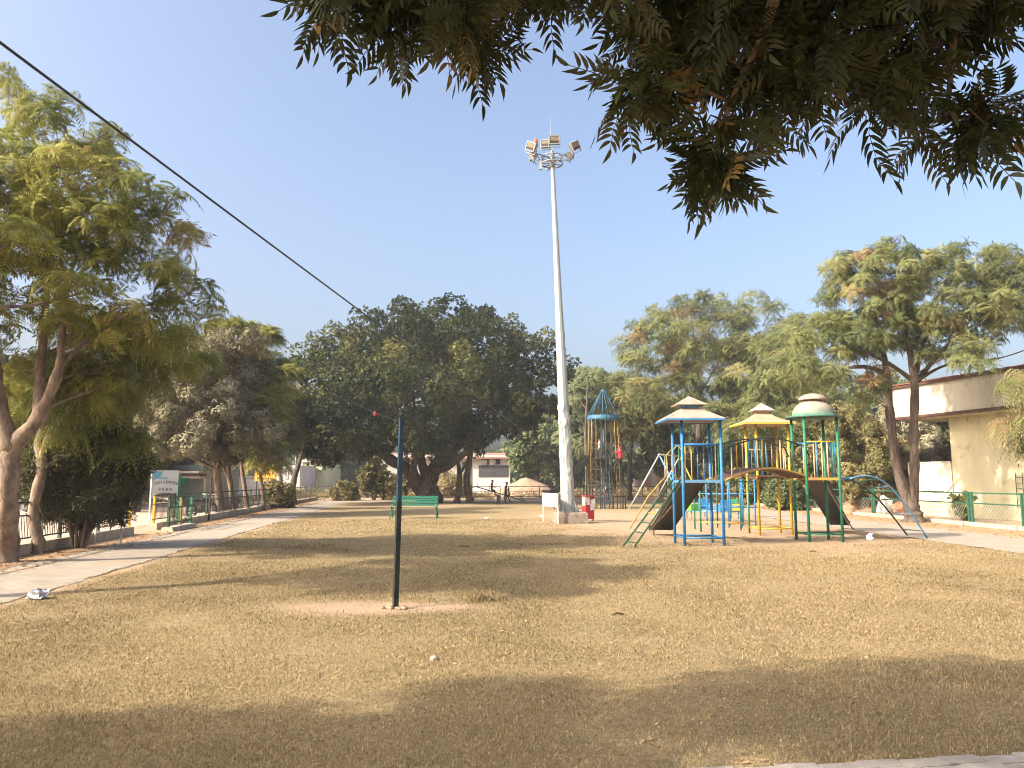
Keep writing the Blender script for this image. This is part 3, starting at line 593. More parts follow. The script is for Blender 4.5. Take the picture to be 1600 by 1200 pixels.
for i, (px, py, Y, rx, rz, t, lab) in enumerate([
    (538, 777, 63, .9, .75, .6, 'low pale bush at the far fence, left of the bench'),
    (585, 750, 64, 1.25, 1.25, .2, 'dark reddish bush at the far fence, below the crown of the big tree'),
    (620, 760, 64, .9, 1.2, .6, 'tall dry bush between the dark reddish one and the big trunk'),
    (700, 763, 70, 1.9, 1.3, .72, 'dry yellow reeds right of the big trunk, behind the fence'),
    (655, 768, 70, 1.6, 1.0, .75, 'dry weeds seen left of the big trunk, behind the fence')]):
    c = at(px, py, Y)
    shrub('dry_bush', lab, (c.x, Y, max(c.z, rz * .7)), (rx, rx * .8, rz), L_BUSH, T_NARROW if i > 2 else T_SMALL, 80 + i, 30, 24, (2.0, 3.4), 6, t, gx)
gx = 'bushes behind the right fence'
for i, (px, py, Y, rx, rz, t, lm, lab) in enumerate([
    (1340, 715, 37, 1.7, 2.2, .45, L_BUSH, 'tall bush right of the green tower, half green half dusty'),
    (1290, 700, 42, 2.0, 2.4, .3, L_BUSH, 'dark leafy bush seen through the green tower'),
    (1385, 740, 38, 1.3, 1.9, .85, L_BUSH, 'tan dried bush just left of the two-stemmed tree'),
    (1405, 690, 42, 1.8, 2.2, .75, L_DUSTY, 'grey dusty bush behind the two-stemmed tree'),
    (1455, 690, 44, 1.9, 2.3, .42, L_BUSH, 'green bush seen under the building canopy'),
    (1225, 775, 42, .9, .8, .45, L_FAR, 'low green weed clump behind the yellow tower'),
    (1180, 745, 52, 2.0, 1.7, .3, L_BUSH, 'dark hedge bush behind the yellow tower'),
    (1120, 740, 57, 2.4, 1.9, .35, L_BUSH, 'dark hedge bush behind the blue tower')]):
    c = at(px, py, Y)
    shrub('leafy_bush', lab, (c.x, Y, max(c.z, rz * .75)), (rx, rx, rz), lm, T_MANGO if i in (0, 2, 3) else T_SMALL, 90 + i, 50, 64, (.6, 1.0) if i in (0, 2, 3) else (1.3, 2.2), 6, t, gx)
b = G(1516, 818)
shrub('climbing_plant', 'leafy green plant growing at the right fence post', (b.x - .35, b.y - .2, .62), (.42, .3, .55), L_PALE, T_SMALL, 99, 16, 12, (.9, 1.5), 4, .45, cat='plant')

# ---------------- far trees
gx = 'trees beyond the far fence'
for i, (px, py, Y, rx, ry, lab) in enumerate([
    (840, 700, 84, 40, 34, 'pale hazy tree right of the long white building'),
    (868, 668, 92, 34, 40, 'hazy tree directly behind the lamp mast'),
    (892, 725, 88, 30, 30, 'low hazy tree behind the rocket climber slide'),
    (520, 690, 110, 60, 34, 'hazy tree far behind the dark fig crown, left side'),
    (960, 720, 95, 40, 30, 'low hazy tree behind the rocket climber cage'),
    (1060, 690, 90, 50, 45, 'hazy tree behind the clipped round tree'),
    (1150, 690, 88, 60, 50, 'hazy tree far behind the yellow roof'),
    (1260, 680, 80, 60, 55, 'hazy tree far behind the green dome'),
    (1380, 650, 75, 70, 60, 'hazy tree far behind the two-stemmed tree'),
    (300, 700, 78, 60, 40, 'hazy tree far behind the park sign'),
    (200, 690, 60, 90, 70, 'dense tree across the road, behind the big shrub'),
    (90, 680, 48, 110, 90, 'dense tree across the road, behind the slender trunk'),
    (0, 660, 44, 90, 110, 'dense tree across the road at the left picture edge')]):
    c = at(px, py, Y); k = Y / FPX
    make_tree('distant_tree', lab, (c.x, Y, 0), [[(c.x, Y, -.1, .3), (c.x, Y, c.z * .5, .22), (c.x + .2, Y, c.z, .1)]], [((c.x, Y, c.z), (rx * k, rx * k, ry * k))],
              BARK_DARK, L_FAR if i < 10 else L_SHRUB, T_CLOD, 100 + i, n_clump=46 if i < 10 else 80, dmin=rx * k * .24, clump_r=(rx * k * .27,) * 3, n_spray=34, sc=(1.4, 2.4), up=.3, tone0=.5, twigs=1, group=gx, cshell=.3)

# ---------------- overhanging neem over the camera
def t_neem(r):
    """one compound leaf: rachis along +x that bends down, sickle leaflets"""
    L = r.uniform(.17, .24); dr = r.uniform(.05, .95); q = []
    pos = lambda t: np.array([L * t * (1 - .12 * dr * t), .02 * math.sin(3 * t), -dr * L * t * t * .55])
    n = r.randint(6, 9)
    def leaflet(p, dv, inw, l, w):
        dv = dv / np.linalg.norm(dv); inw = inw - dv * inw.dot(dv); inw /= np.linalg.norm(inw) + 1e-9; c = []
        for t, wd in ((0, .12), (.22, .85), (.5, 1.0), (.78, .6), (1, .03)):
            m = p + dv * l * t + inw * l * .42 * t * t + np.array([0, 0, -.10 * l * t * t]); c.append((m - inw * w * wd * .55, m + inw * w * wd * .45))
        for a, b in zip(c, c[1:]): q.append([a[0], a[1], b[1], b[0]])
    for k in range(n):
        t = .16 + .80 * k / n; p = pos(t); tg = pos(t + .04) - p; tg /= np.linalg.norm(tg)
        for sd in (-1, 1):
            s = np.array([0, sd, 0.]); l = .064 * (1 - .5 * abs(t - .45)) * r.uniform(.85, 1.15)
            leaflet(p, s * .95 + tg * .36 + np.array([0, 0, r.uniform(-.4, .1)]), tg, l, .0155)
    leaflet(pos(.97), pos(1) - pos(.9), np.array([0, 1., 0]), .055, .016)
    pr = [pos(t) for t in (0, .33, .66, 1)]
    for a, b in zip(pr, pr[1:]): q.append([a + [0, .0016, 0], a - [0, .0016, 0], b - [0, .001, 0], b + [0, .001, 0]])
    return tmpl(q)
_r = rs_(77); T_NEEM = [t_neem(_r) for _ in range(26)]
L_OVER = leaf_mat('neem_leaf', [(0, (.024, .032, .010)), (.5, (.042, .052, .016)), (.85, (.075, .075, .028)), (.95, (.13, .11, .04)), (1, (.24, .15, .05))], .2, .4, .35)
def neem_over():
    r = rs_(5); root = thing('neem_tree', 'neem tree overhead, dark leafy sprays hanging into the top of the view', 'tree', (1.6, -2.2, 0))
    base = Vector((1.6, -2.2, 0)); mb = MB(base); anc = []
    def limb(pts, rr):
        P = []; Q = []
        for i in range(len(pts) - 1):
            for k in range(4):
                t = k / 4; P.append(Vector(pts[i]).lerp(Vector(pts[i + 1]), t)); Q.append(rr[i] + (rr[i + 1] - rr[i]) * t)
        P.append(Vector(pts[-1])); Q.append(rr[-1]); mb.tube(P, Q, 8)
        for p, q in zip(P[2:], Q[2:]): anc.append((np.array(p), q))
    limb([(1.6, -2.2, -.1), (1.6, -2.2, .5), (1.5, -2.1, 2.2)], [.3, .22, .18])
    limb([(1.5, -2.1, 2.2), (1.9, -.8, 3.4), tuple(at(1250, -130, 2.1)), tuple(at(1190, 60, 2.35)), tuple(at(1140, 160, 2.45))], [.14, .09, .035, .016, .007])
    limb([(1.9, -.8, 3.4), (1.0, .6, 3.7), tuple(at(860, -160, 2.3)), tuple(at(700, -40, 2.35)), tuple(at(600, 20, 2.4))], [.08, .05, .022, .012, .006])
    limb([(1.9, -.8, 3.4), (2.3, .8, 3.5), tuple(at(1480, -120, 2.2)), tuple(at(1490, 60, 2.4)), tuple(at(1480, 180, 2.5))], [.08, .05, .024, .013, .007])
    limb([(1.5, -2.1, 2.2), (-.5, -1.8, 4.4), (-3, -.8, 6.0), (-6.0, .6, 6.8)], [.15, .12, .09, .05])
    limb([(-.5, -1.8, 4.4), (-2.2, .2, 6.4), (-3.2, .9, 8)], [.1, .07, .04])
    SHY = -66
    cl = [(545, 40, 58, 55, 2.35), (620, 80, 45, 45, 2.45), (700, 60, 70, 50, 2.4), (740, 100, 30, 20, 2.4), (790, 15, 50, 30, 2.5), (860, 5, 50, 35, 2.4), (955, 60, 45, 90, 2.4), (990, 195, 28, 45, 2.4), (1040, 60, 60, 80, 2.5),
          (1110, 90, 80, 85, 2.45), (1118, 270, 24, 60, 2.5), (1126, 318, 16, 20, 2.5), (1185, 150, 60, 70, 2.5), (1250, 185, 75, 55, 2.5), (1240, 50, 90, 70, 2.35), (1340, 205, 60, 45, 2.55), (1370, 70, 90, 70, 2.4), (1430, 150, 55, 70, 2.5),
          (1500, 250, 45, 45, 2.5), (1545, 240, 22, 30, 2.5), (1530, 75, 55, 60, 2.4), (1460, 40, 70, 60, 2.4), (1060, 130, 50, 60, 2.4), (600, -60, 130, 40, 2.4), (800, -90, 160, 50, 2.4), (1050, -100, 160, 70, 2.3), (1350, -100, 180, 70, 2.3), (1600, -20, 120, 120, 2.5)]
    pos, axs, ton, scl = [], [], [], []
    for (px, py, rx, ry, Y) in cl:
        px = px + (16 if 930 < px < 1000 else 0); k = Y / FPX; c = np.array(at(px, py + SHY, Y)); nt_ = max(4, int(rx * ry / (370 if px < 900 else 540)))
        tw, u = in_ell(r, nt_, c, (rx * k, .16 + rx * k * .5, ry * k), .1)
        a, ra = min(anc, key=lambda q: np.linalg.norm(q[0] - c)); mid = (a + c) / 2 + np.array([0, 0, .05])
        pts = bez(a, mid, c, 4); mb.tube(pts, [min(ra, .009), .008, .007, .006, .005], 5, cap=False)
        for p, uu in zip(tw, u):
            s0 = Vector(pts[3]); e0 = Vector(p); mb.tube([s0, (s0 + e0) / 2 + Vector((0, 0, .03)), e0], [.004, .0032, .0025], 4, cap=False)
            n = r.randint(6, 9); a0 = r.rand() * 6.28; t0 = np.clip(r.normal(.42, .18), 0, .9)
            for j in range(n):
                az = a0 + 6.283 * j / n + r.uniform(-.3, .3); el = R(r.uniform(-72, 38))
                pos.append(p); axs.append((math.cos(az) * math.cos(el), math.sin(az) * math.cos(el), math.sin(el)))
                ton.append(t0 if r.rand() > .04 else .98); scl.append(r.uniform(.68, 1.14))
    # orient +x of the leaf along its axis, keeping the blade's top side up
    X = np.array(axs); up = np.array([0, .5, 1.]) + r.normal(0, .35, X.shape); Yv = np.cross(up, X); Yv /= np.linalg.norm(Yv, axis=1, keepdims=True); Z = np.cross(X, Yv)
    Rm = np.stack([X, Yv, Z], 2); pos = np.array(pos); scl = np.array(scl); ton = np.array(ton); pick = r.randint(len(T_NEEM), size=len(pos)); Vs, Ts = [], []
    for k, (tv, tf) in enumerate(T_NEEM):
        ix = np.where(pick == k)[0]; V = np.einsum('nij,vj->nvi', Rm[ix], tv) * scl[ix, None, None] + pos[ix, None]
        Vs.append(V.reshape(-1, 3)); Ts.append(np.repeat(np.repeat(ton[ix], len(tv) // 4) + r.normal(0, .08, len(ix) * len(tv) // 4), 4))
    V = np.concatenate(Vs) - np.array(base)
    npmesh('leafy_sprays', V, np.arange(len(V)).reshape(-1, 4), np.clip(np.concatenate(Ts), 0, 1), L_OVER, root)
    # the upper crown, behind and above the viewer: it shades the sprays and the near lawn
    envs = [((-5.2, .7, 6.6), (4.0, 1.1, 1.3)), ((-1.5, -1.2, 6.4), (3.2, 1.6, 1.5)), ((-8.4, .3, 6.6), (2.2, 1.0, 1.3)), ((-11.2, .1, 6.4), (1.6, .7, .7)), ((-3.2, -1.8, 5.4), (3.0, 1.2, 1.2)), ((1.6, -1.4, 5.6), (2.0, 1.4, 1.3)), ((-1.0, -.6, 4.9), (1.6, .8, .7)), ((-2.6, .9, 7.6), (2.0, .9, 1.0))]
    cc = pick_clumps(r, envs, 120, .62, .1); pos, axs, ton = [], [], []
    for c in cc:
        a, ra = min(anc, key=lambda q: np.linalg.norm(q[0] - c)); mb.tube(bez(a, (a + c) / 2 + np.array([0, 0, .2]), c, 3), [min(ra, .03), .02, .015, .01], 5, cap=False); anc.append((c, .02))
        p, u = in_ell(r, 12, c, (.55, .55, .35), .2); pos.append(p); axs.append(u * .4 + np.array([0, 0, .6])); ton.append(r.uniform(.2, .7, 12))
    pos, axs, ton = map(np.concatenate, (pos, axs, ton))
    V, F, T = scatter(T_FEA_BIG, pos - np.array(base), axs, r.uniform(.7, 1.0, len(pos)), ton, r)
    npmesh('crown', V, F, T, L_NEEM, root)
    mb.build('trunk', BARK, root)
neem_over()
# ------------------------------------------------------------------ paints
BLUE = mat('blue_paint', (.016, .13, .32), (.05, .20, .37), .45, 7, .2, 60, contrast=(.35, .75))
BLUE_L = mat('worn_blue_paint', (.045, .18, .36), (.14, .25, .34), .5, 8, .15)
GREEN = mat('green_paint', (.009, .115, .06), (.035, .165, .095), .45, 7, .2, 60, contrast=(.35, .75))
GREEN_D = mat('dark_green_paint', (.012, .045, .022), (.04, .085, .045), .5, 9, .15)
YELLOW = mat('yellow_paint', (.46, .28, .018), (.54, .35, .05), .42, 9, .15, contrast=(.3, .8))
YEL_D = mat('worn_yellow_paint', (.42, .27, .05), (.24, .14, .05), .6, 7, .2)
TAN = mat('faded_tan_paint', (.50, .36, .20), (.60, .47, .30), .6, 9)
RUST = mat('rusty_steel', (.05, .03, .022), (.14, .075, .045), .75, 11, .3)
STEEL_D = mat('dark_steel', (.02, .022, .022), (.055, .05, .045), .5, 10, .2)
BLACKGREEN = mat('black_green_paint', (.010, .016, .014), (.03, .037, .032), .38, 8, .15)
GALV = mat('galvanised_steel', (.28, .305, .295), (.36, .38, .37), .45, 2.2, .05, metal=.25, stretch=(3, 3, .4))
GREYPIPE = mat('grey_pipe', (.36, .37, .38), (.50, .50, .49), .45, 6, .1, metal=.3)
WHITE = mat('white_paint', (.54, .52, .46), (.64, .61, .55), .6, 5)
TIN = mat('dusty_tin', (.24, .185, .145), (.34, .27, .215), .8, 4, .2, 20)
TINB = mat('blue_tin', (.05, .20, .40), (.14, .27, .42), .5, 5)
ORANGE = mat('orange_tin', (.38, .22, .11), (.36, .27, .19), .6, 3.5, .1)
SLATE = mat('weathered_tin', (.20, .18, .18), (.36, .30, .26), .6, 6)
CREAM = mat('cream_wall', (.39, .345, .22), (.53, .475, .31), .9, 1.3, .15, 30, stretch=(1, 1, .35), contrast=(.25, .6))
CREAM_L = mat('pale_cream_plaster', (.30, .27, .20), (.48, .44, .34), .9, 1.6, .15, 25, stretch=(1, 1, .22), contrast=(.25, .55))
BROWN = mat('brown_trim', (.05, .024, .018), (.10, .05, .035), .6, 3)
CONC = mat('rough_concrete', (.14, .11, .085), (.27, .22, .17), .95, 4, .6, 25)
GLASSD = mat('dark_glass', (.02, .022, .022), None, .12, spec=.6)
REDP = mat('red_paint', (.35, .02, .025), (.26, .03, .03), .5, 8)
SKIN = mat('skin', (.26, .14, .09), None, .55)
HAIR = mat('dark_hair', (.012, .009, .008), None, .5)
def worn(m, lo=.60, hi=.68, col=(.11, .055, .035), sc=16):
    nt = m.node_tree; p = nt.nodes['Principled BSDF']; src = p.inputs['Base Color'].links[0].from_socket; tc = nt.nodes['Texture Coordinate']
    z = _n(nt, 'ShaderNodeTexNoise'); z.inputs['Scale'].default_value = sc; z.inputs['Detail'].default_value = 8; z.inputs['Roughness'].default_value = .72; nt.links.new(tc.outputs['Object'], z.inputs['Vector'])
    cr = _n(nt, 'ShaderNodeValToRGB'); cr.color_ramp.elements[0].position = lo; cr.color_ramp.elements[1].position = hi; nt.links.new(z.outputs['Fac'], cr.inputs[0])
    mx = _n(nt, 'ShaderNodeMix', data_type='RGBA'); mx.inputs[7].default_value = (*col, 1); nt.links.new(cr.outputs[0], mx.inputs[0]); nt.links.new(src, mx.inputs[6]); nt.links.new(mx.outputs[2], p.inputs['Base Color'])
for m_ in (BLUE, GREEN, YELLOW, BLUE_L, GREEN_D, YEL_D): worn(m_)
worn(TIN, .55, .72, (.13, .095, .07), 5); worn(ORANGE, .55, .72, (.28, .20, .14), 5); worn(CREAM, .58, .70, (.26, .22, .15), 1.1); worn(CREAM_L, .58, .72, (.22, .20, .155), 1.3)
def dome_mat():
    m = mat('dusty_dome', (.5, .5, .5), (.4, .4, .4), .6, 5).copy(); nt = m.node_tree; p = nt.nodes['Principled BSDF']
    tc = nt.nodes['Texture Coordinate']; sx = _n(nt, 'ShaderNodeSeparateXYZ'); nt.links.new(tc.outputs['Object'], sx.inputs[0])
    nz = [n for n in nt.nodes if n.type == 'TEX_NOISE'][0]; nz.inputs['Scale'].default_value = 7
    ad = _n(nt, 'ShaderNodeMath', operation='MULTIPLY_ADD'); ad.inputs[1].default_value = .22; nt.links.new(nz.outputs['Fac'], ad.inputs[0]); nt.links.new(sx.outputs[2], ad.inputs[2])
    cr = _n(nt, 'ShaderNodeValToRGB'); e = cr.color_ramp.elements; mr = _n(nt, 'ShaderNodeMapRange'); mr.inputs['From Min'].default_value = 3.25; mr.inputs['From Max'].default_value = 3.95
    nt.links.new(ad.outputs[0], mr.inputs[0]); nt.links.new(mr.outputs[0], cr.inputs[0])
    e[0].position, e[1].position = .12, .55; e[0].color = (.03, .14, .10, 1); e[1].color = (.30, .235, .18, 1)
    nt.links.new(cr.outputs[0], p.inputs['Base Color']); return m

# ------------------------------------------------------------------ net post with hook
b = G(617.5, 952); o = Vector(b); T = thing('net_post', 'slim square steel post on the bare patch, blue above and black below', 'post', b)
top = at(624, 655, b.y); lean = Vector((.022, .0, 0)); h = top.z; mid = Vector((b.x + .02, b.y, h * .56)); tp = Vector((b.x + .035, b.y, h))
rz = Matrix.Rotation(R(28), 3, 'Z')
mb = MB(o); mb.extrude([Vector((b.x, b.y, -.1)) + rz @ Vector(q) for q in ((-.03, -.03, 0), (.03, -.03, 0), (.03, .03, 0), (-.03, .03, 0))], mid - Vector((b.x, b.y, -.1))); mb.build('lower_pole', BLACKGREEN, T)
mb = MB(o); mb.extrude([mid + rz @ Vector(q) for q in ((-.027, -.027, 0), (.027, -.027, 0), (.027, .027, 0), (-.027, .027, 0))], tp - mid); mb.build('upper_pole', mat('sky_blue_paint', (.008, .030, .062), (.03, .065, .105), .4, 8, stretch=(1, 1, .3)), T)
mb = MB(o); mb.tube([tp + Vector((-.02, 0, -.09)), tp + Vector((-.075, -.01, -.09)), tp + Vector((-.085, -.01, -.06)), tp + Vector((-.07, -.01, -.03))], .006, 6); mb.box(tp + Vector((0, 0, .004)), (.062, .062, .008), (0, 0, R(28))); mb.build('net_hook', RUST, T)
rg = random.Random(2); mb = MB(o)
for i in range(14): a = rg.uniform(0, 6.28); q = rg.uniform(.04, .13); s_ = rg.uniform(.012, .04); mb.sphere((b.x + .03 + q * math.cos(a) * 1.5, b.y + q * math.sin(a), .022), s_, 6, (1.2, 1, .6), .5, rg)
mb.build('soil_lumps', M_SOIL, T)
POST_TOP = tp.copy()

# ------------------------------------------------------------------ flood-light mast
b = Vector((2.1, 29.0, 0)); o = b; T = thing('light_mast', 'tall tapered galvanised floodlight mast on a concrete plinth', 'light mast', b)
foot = at(888, 800, b.y); topc = at(862.5, 243, b.y); foot.z = .42; H = topc.z; axis = topc - foot
pt = lambda z: foot + axis * ((z - foot.z) / (H - foot.z))
mb = MB(o); k = b.y / FPX
rz_ = lambda px: px * k / 2 * .92
zs = [(foot.z, 24), (.42 + .9, 23), (hz(700, b.y), 20.5), (hz(516, b.y), 15)]
mb.tube([pt(z) for z, q in zs], [rz_(q) for z, q in zs], 12, smooth=False); mb.build('lower_shaft', GALV, T)
zj = hz(516, b.y); mb = MB(o); mb.tube([pt(zj - .3), pt(zj + .0)], [rz_(16.2), rz_(15.8)], 12, smooth=False); mb.tube([pt(zj - .05), pt(H)], [rz_(14.2), rz_(6.5)], 12, smooth=False); mb.build('upper_shaft', GALV, T)
mb = MB(o); mb.lathe([(.40, 0), (.40, .03)], foot + Vector((0, 0, -.01)), 24, False)
for i in range(8):
    a = 2 * math.pi * i / 8 + .2; u = Vector((math.cos(a), math.sin(a), 0)); s = Vector((-u.y, u.x, 0)) * .012
    mb.extrude([foot + u * .2 + Vector((0, 0, .02)) - s, foot + u * .385 + Vector((0, 0, .02)) - s, foot + u * .36 + Vector((0, 0, .10)) - s, foot + u * .215 + Vector((0, 0, .62)) - s], s * 2)
    mb.tube([foot + u * .36 + Vector((.04, .02, -.06)), foot + u * .36 + Vector((.04, .02, .09))], .016, 6)
mb.build('base_flange', GALV, T)
# torn posters round the shaft
rg = random.Random(12); 
PAPER = mat('old_paper', (.42, .40, .36), (.66, .60, .54), .9, 14, .2, contrast=(.3, .75)); PAPG = mat('green_paper_scrap', (.20, .42, .36), (.45, .55, .48), .9, 14)
for nm, m, n in (('torn_poster', PAPER, 46), ('green_poster_scrap', PAPG, 5)):
    mb = MB(o)
    for i in range(n):
        z = rg.uniform(1.1, 4.3) if n > 9 else rg.choice([2.9, 3.0, 3.05, 2.2, 1.7]); q = rz_(24 - (z - .4) * .95) + .006 + .002 * (i % 3) + (.004 if n < 9 else 0); a0_ = -math.pi / 2 + rg.uniform(-1.5, 1.5); da = rg.uniform(.25, .55); hh = rg.uniform(.12, .30); c = pt(z); sl = rg.uniform(-.05, .05)
        vs = []; 
        for j in range(6):
            a = a0_ + da * j / 5; u = Vector((math.cos(a) * q, math.sin(a) * q, 0)); vs += [c + u + Vector((0, 0, sl * j + rg.uniform(0, .006))), c + u + Vector((0, 0, sl * j + hh * (1 + rg.uniform(-.03, .03))))]
        mb.add(vs, [(2 * j, 2 * j + 2, 2 * j + 3, 2 * j + 1) for j in range(5)])
    mb.build(nm, m, T)
# plinth
mb = MB(o); c = G(889, 818); pl = Vector((b.x + .06, b.y, .2))
mb.lathe([(.80, -.1), (.79, .34), (.76, .40), (.70, .42)], (pl.x, pl.y, 0), 4, False, ang=math.pi / 4 + .12); mb.build('plinth', CONC, T)
# lantern carriage
mb = MB(o); hub = topc
ring = [hub + Vector((.42 * math.cos(a), .42 * math.sin(a), -.35)) for a in [2 * math.pi * i / 12 for i in range(13)]]; mb.tube(ring, .028, 6, False)
ring2 = [q + Vector((0, 0, .28)) for q in ring]; mb.tube(ring2, .02, 6, False)
for i in range(6):
    a = 2 * math.pi * i / 6 + .3; u = Vector((math.cos(a), math.sin(a), 0))
    mb.tube([hub + u * .08 + Vector((0, 0, -.35)), hub + u * .42 + Vector((0, 0, -.35))], .022, 6); mb.tube([hub + u * .08 + Vector((0, 0, -.07)), hub + u * .42 + Vector((0, 0, -.07))], .018, 6); mb.tube([hub + u * .42 + Vector((0, 0, -.35)), hub + u * .42 + Vector((0, 0, -.07))], .018, 6)
mb.lathe([(.11, -.5), (.12, -.1), (.09, .12), (.05, .2)], hub, 10); mb.build('lantern_ring', mat('dull_zinc', (.16, .17, .18), (.30, .31, .32), .5, 5, metal=.4), T)
mb = MB(o); mb.tube([hub + Vector((-.05, 0, .1)), hub + Vector((-.06, 0, 1.75))], [.012, .004], 6); mb.build('lightning_rod', GALV, T)
# red warning lamp
wl = at(837, 222, b.y); mb = MB(o); mb.lathe([(.05, -.10), (.075, -.08), (.085, .0), (.07, .10), (.03, .14)], wl, 10); mb.build('warning_lamp', mat('red_lamp_glass', (.50, .09, .05), None, .3), T)
mb = MB(o); mb.tube([wl + Vector((0, 0, -.1)), wl + Vector((.05, 0, -.5)), hub + Vector((-.42, 0, -.3))], .016, 6); mb.build('lamp_bracket', GALV, T)
FACE = mat('lamp_glass', (.16, .14, .105), (.24, .20, .15), .25, 8, spec=.5); HOUS = mat('lamp_housing', (.30, .30, .29), None, .45, metal=.2); VISOR = mat('lamp_inside', (.05, .035, .025), None, .5)
def flood(c, yaw, tilt, w=.42, hgt=.34, dp=.20, roll=0):
    """yaw 0 faces the camera; each floodlight is a part with a housing, glass and bracket"""
    M = Matrix.Translation(c - o) @ Matrix.Rotation(yaw, 4, 'Z') @ Matrix.Rotation(tilt, 4, 'X') @ Matrix.Rotation(roll, 4, 'Y')
    def bx(mb, cc, s): mb.add([M @ Vector((cc[0] + i * s[0] / 2, cc[1] + j * s[1] / 2, cc[2] + l * s[2] / 2)) for l in (-1, 1) for j in (-1, 1) for i in (-1, 1)], [(0, 2, 3, 1), (4, 5, 7, 6), (0, 1, 5, 4), (2, 6, 7, 3), (0, 4, 6, 2), (1, 3, 7, 5)])
    mb = MB(); bx(mb, (0, 0, 0), (w, dp, hgt))
    mb.add([M @ Vector(v) for v in ((-w * .4, dp * .5, -hgt * .4), (w * .4, dp * .5, -hgt * .4), (w * .4, dp * .5, hgt * .4), (-w * .4, dp * .5, hgt * .4), (-w * .2, dp * 1.1, -hgt * .2), (w * .2, dp * 1.1, -hgt * .2), (w * .2, dp * 1.1, hgt * .2), (-w * .2, dp * 1.1, hgt * .2))], [(4, 5, 6, 7), (0, 1, 5, 4), (1, 2, 6, 5), (2, 3, 7, 6), (3, 0, 4, 7)])
    for q in (-1, 1): bx(mb, (0, -dp / 2 - .012, q * (hgt / 2 - .015)), (w, .03, .03)); bx(mb, (q * (w / 2 - .015), -dp / 2 - .012, 0), (.03, .028, hgt - .06))
    f = mb.build('floodlight', HOUS, T)
    mb = MB(); bx(mb, (0, -dp / 2 - .008, .05), (w - .06, .012, hgt - .16)); mb.build('lamp_glass', FACE, f)
    mb = MB(); bx(mb, (0, -dp / 2 - .007, -hgt / 2 + .075), (w - .06, .012, .09)); mb.build('lamp_inside', VISOR, f)
    mb = MB(); 
    for q in (-1, 1): bx(mb, (q * (w / 2 + .018), 0, -hgt * .3), (.02, .05, hgt * .95))
    bx(mb, (0, 0, -hgt * .78), (w + .06, .05, .02)); mb.build('bracket', GALV, f)
fl = lambda px, py, dy=0: at(px, py, b.y + dy)
flood(fl(866, 219, -.3), 0, R(12)); flood(fl(852, 225, .5), R(-12), R(8), .34, .30)
flood(fl(831, 229, -.2), R(-30), R(14), .40, .34, roll=R(28)); flood(fl(897.5, 228, -.2), R(26), R(12), .36, .34, roll=R(-32))
flood(fl(831.5, 245, .1), R(-95), R(14), .34, .26, roll=R(10)); flood(fl(891, 243, .1), R(80), R(14), .34, .26, roll=R(-20)); 
mb = MB(o); mb.box(fl(845, 258), (.11, .14, .36)); mb.tube([fl(845, 252), fl(850, 245), fl(858, 247)], .02, 6); mb.build('junction_box', HOUS, T)
for pts in [((x0, 240 + dz), (x1, 244 + dz * .6)) for x0, x1 in ((838, 852), (872, 889)) for dz in (0, 10)] + [((833, 250), (838, 257), (843, 252)), ((893, 248), (891, 254), (885, 251)), ((852, 262), (856, 267), (860, 263))]:
    mb = MB(o); mb.tube([fl(*p) for p in pts], .02, 6); mb.build('lamp_arm', MATS['dull_zinc'], T)
MAST_TIE = pt(hz(714, b.y)) + Vector((-.2, -.2, 0))

# ------------------------------------------------------------------ notice board, cabinet
b1, b2 = G(849, 815.5), G(872.5, 819.5); o = (b1 + b2) / 2; T = thing('notice_board', 'small white notice board on two legs beside the mast plinth', 'sign', o)
yA = b1.y; ang = math.atan2(b2.y - b1.y, b2.x - b1.x); Lb = (b2 - b1).length; M = Matrix.Translation(o) @ Matrix.Rotation(ang, 4, 'Z')
for sx in (-1, 1): mb = MB(o); mb.box(M @ Vector((sx * (Lb / 2 - .015), 0, .54)), (.035, .035, 1.12), (0, 0, ang)); mb.build('leg', WHITE, T)
mb = MB(o); mb.box(M @ Vector((0, -.028, .86)), (Lb + .04, .02, .50), (0, 0, ang)); bd = mb.build('board', WHITE, T)
INK = mat('dark_ink', (.10, .09, .08), None, .8); rg = random.Random(8); mb = MB(o)
for row, (x0, x1, z) in enumerate(((-.13, .13, 1.06), (-.25, .22, .985), (-.25, .25, .915), (-.25, .24, .845), (-.25, .16, .775), (-.08, .18, .70))):
    x = x0
    while x < x1:
        wd = rg.uniform(.012, .03); 
        mb.box(M @ Vector((x + wd / 2, -.040, z + .016)), (wd, .003, .005), (0, 0, ang)); 
        for q in range(2): mb.box(M @ Vector((x + wd * (.25 + .5 * q), -.0402, z + rg.uniform(-.004, .004))), (.005, .003, rg.uniform(.018, .03)), (0, 0, ang + .001))
        x += wd + rg.choice([.004, .004, .016])
mb.build('writing', INK, bd)
b = G(919, 815); o = Vector((b.x, b.y + .18, 0)); T = thing('metal_cabinet', 'red metal box with a pale torn poster, right of the mast plinth', 'cabinet', o)
mb = MB(o); mb.box(o + Vector((.02, 0, .53)), (.36, .36, .86), (0, 0, .35)); mb.build('body', REDP, T)
mb = MB(o); mb.box(o + Vector((.02, 0, .98)), (.42, .42, .04), (0, 0, .35)); mb.build('lid', REDP, T)
for sx in (-1, 1): mb = MB(o); mb.box(o + Matrix.Rotation(.35, 3, 'Z') @ Vector((.02 + sx * .15, -.12, .05)), (.04, .04, .12), (0, 0, .35)); mb.build('leg', REDP, T)
mb = MB(o); Rz = Matrix.Rotation(.35, 3, 'Z'); 
for i in range(9): mb.box(o + Vector((.02, 0, 0)) + Rz @ Vector((-.17 + rnd.uniform(0, .33), -.184 - .0012 * i, .62 + rnd.uniform(-.12, .28))), (rnd.uniform(.10, .2), .001, rnd.uniform(.12, .26)), Euler((0, rnd.uniform(-.1, .1), .35)).to_matrix())
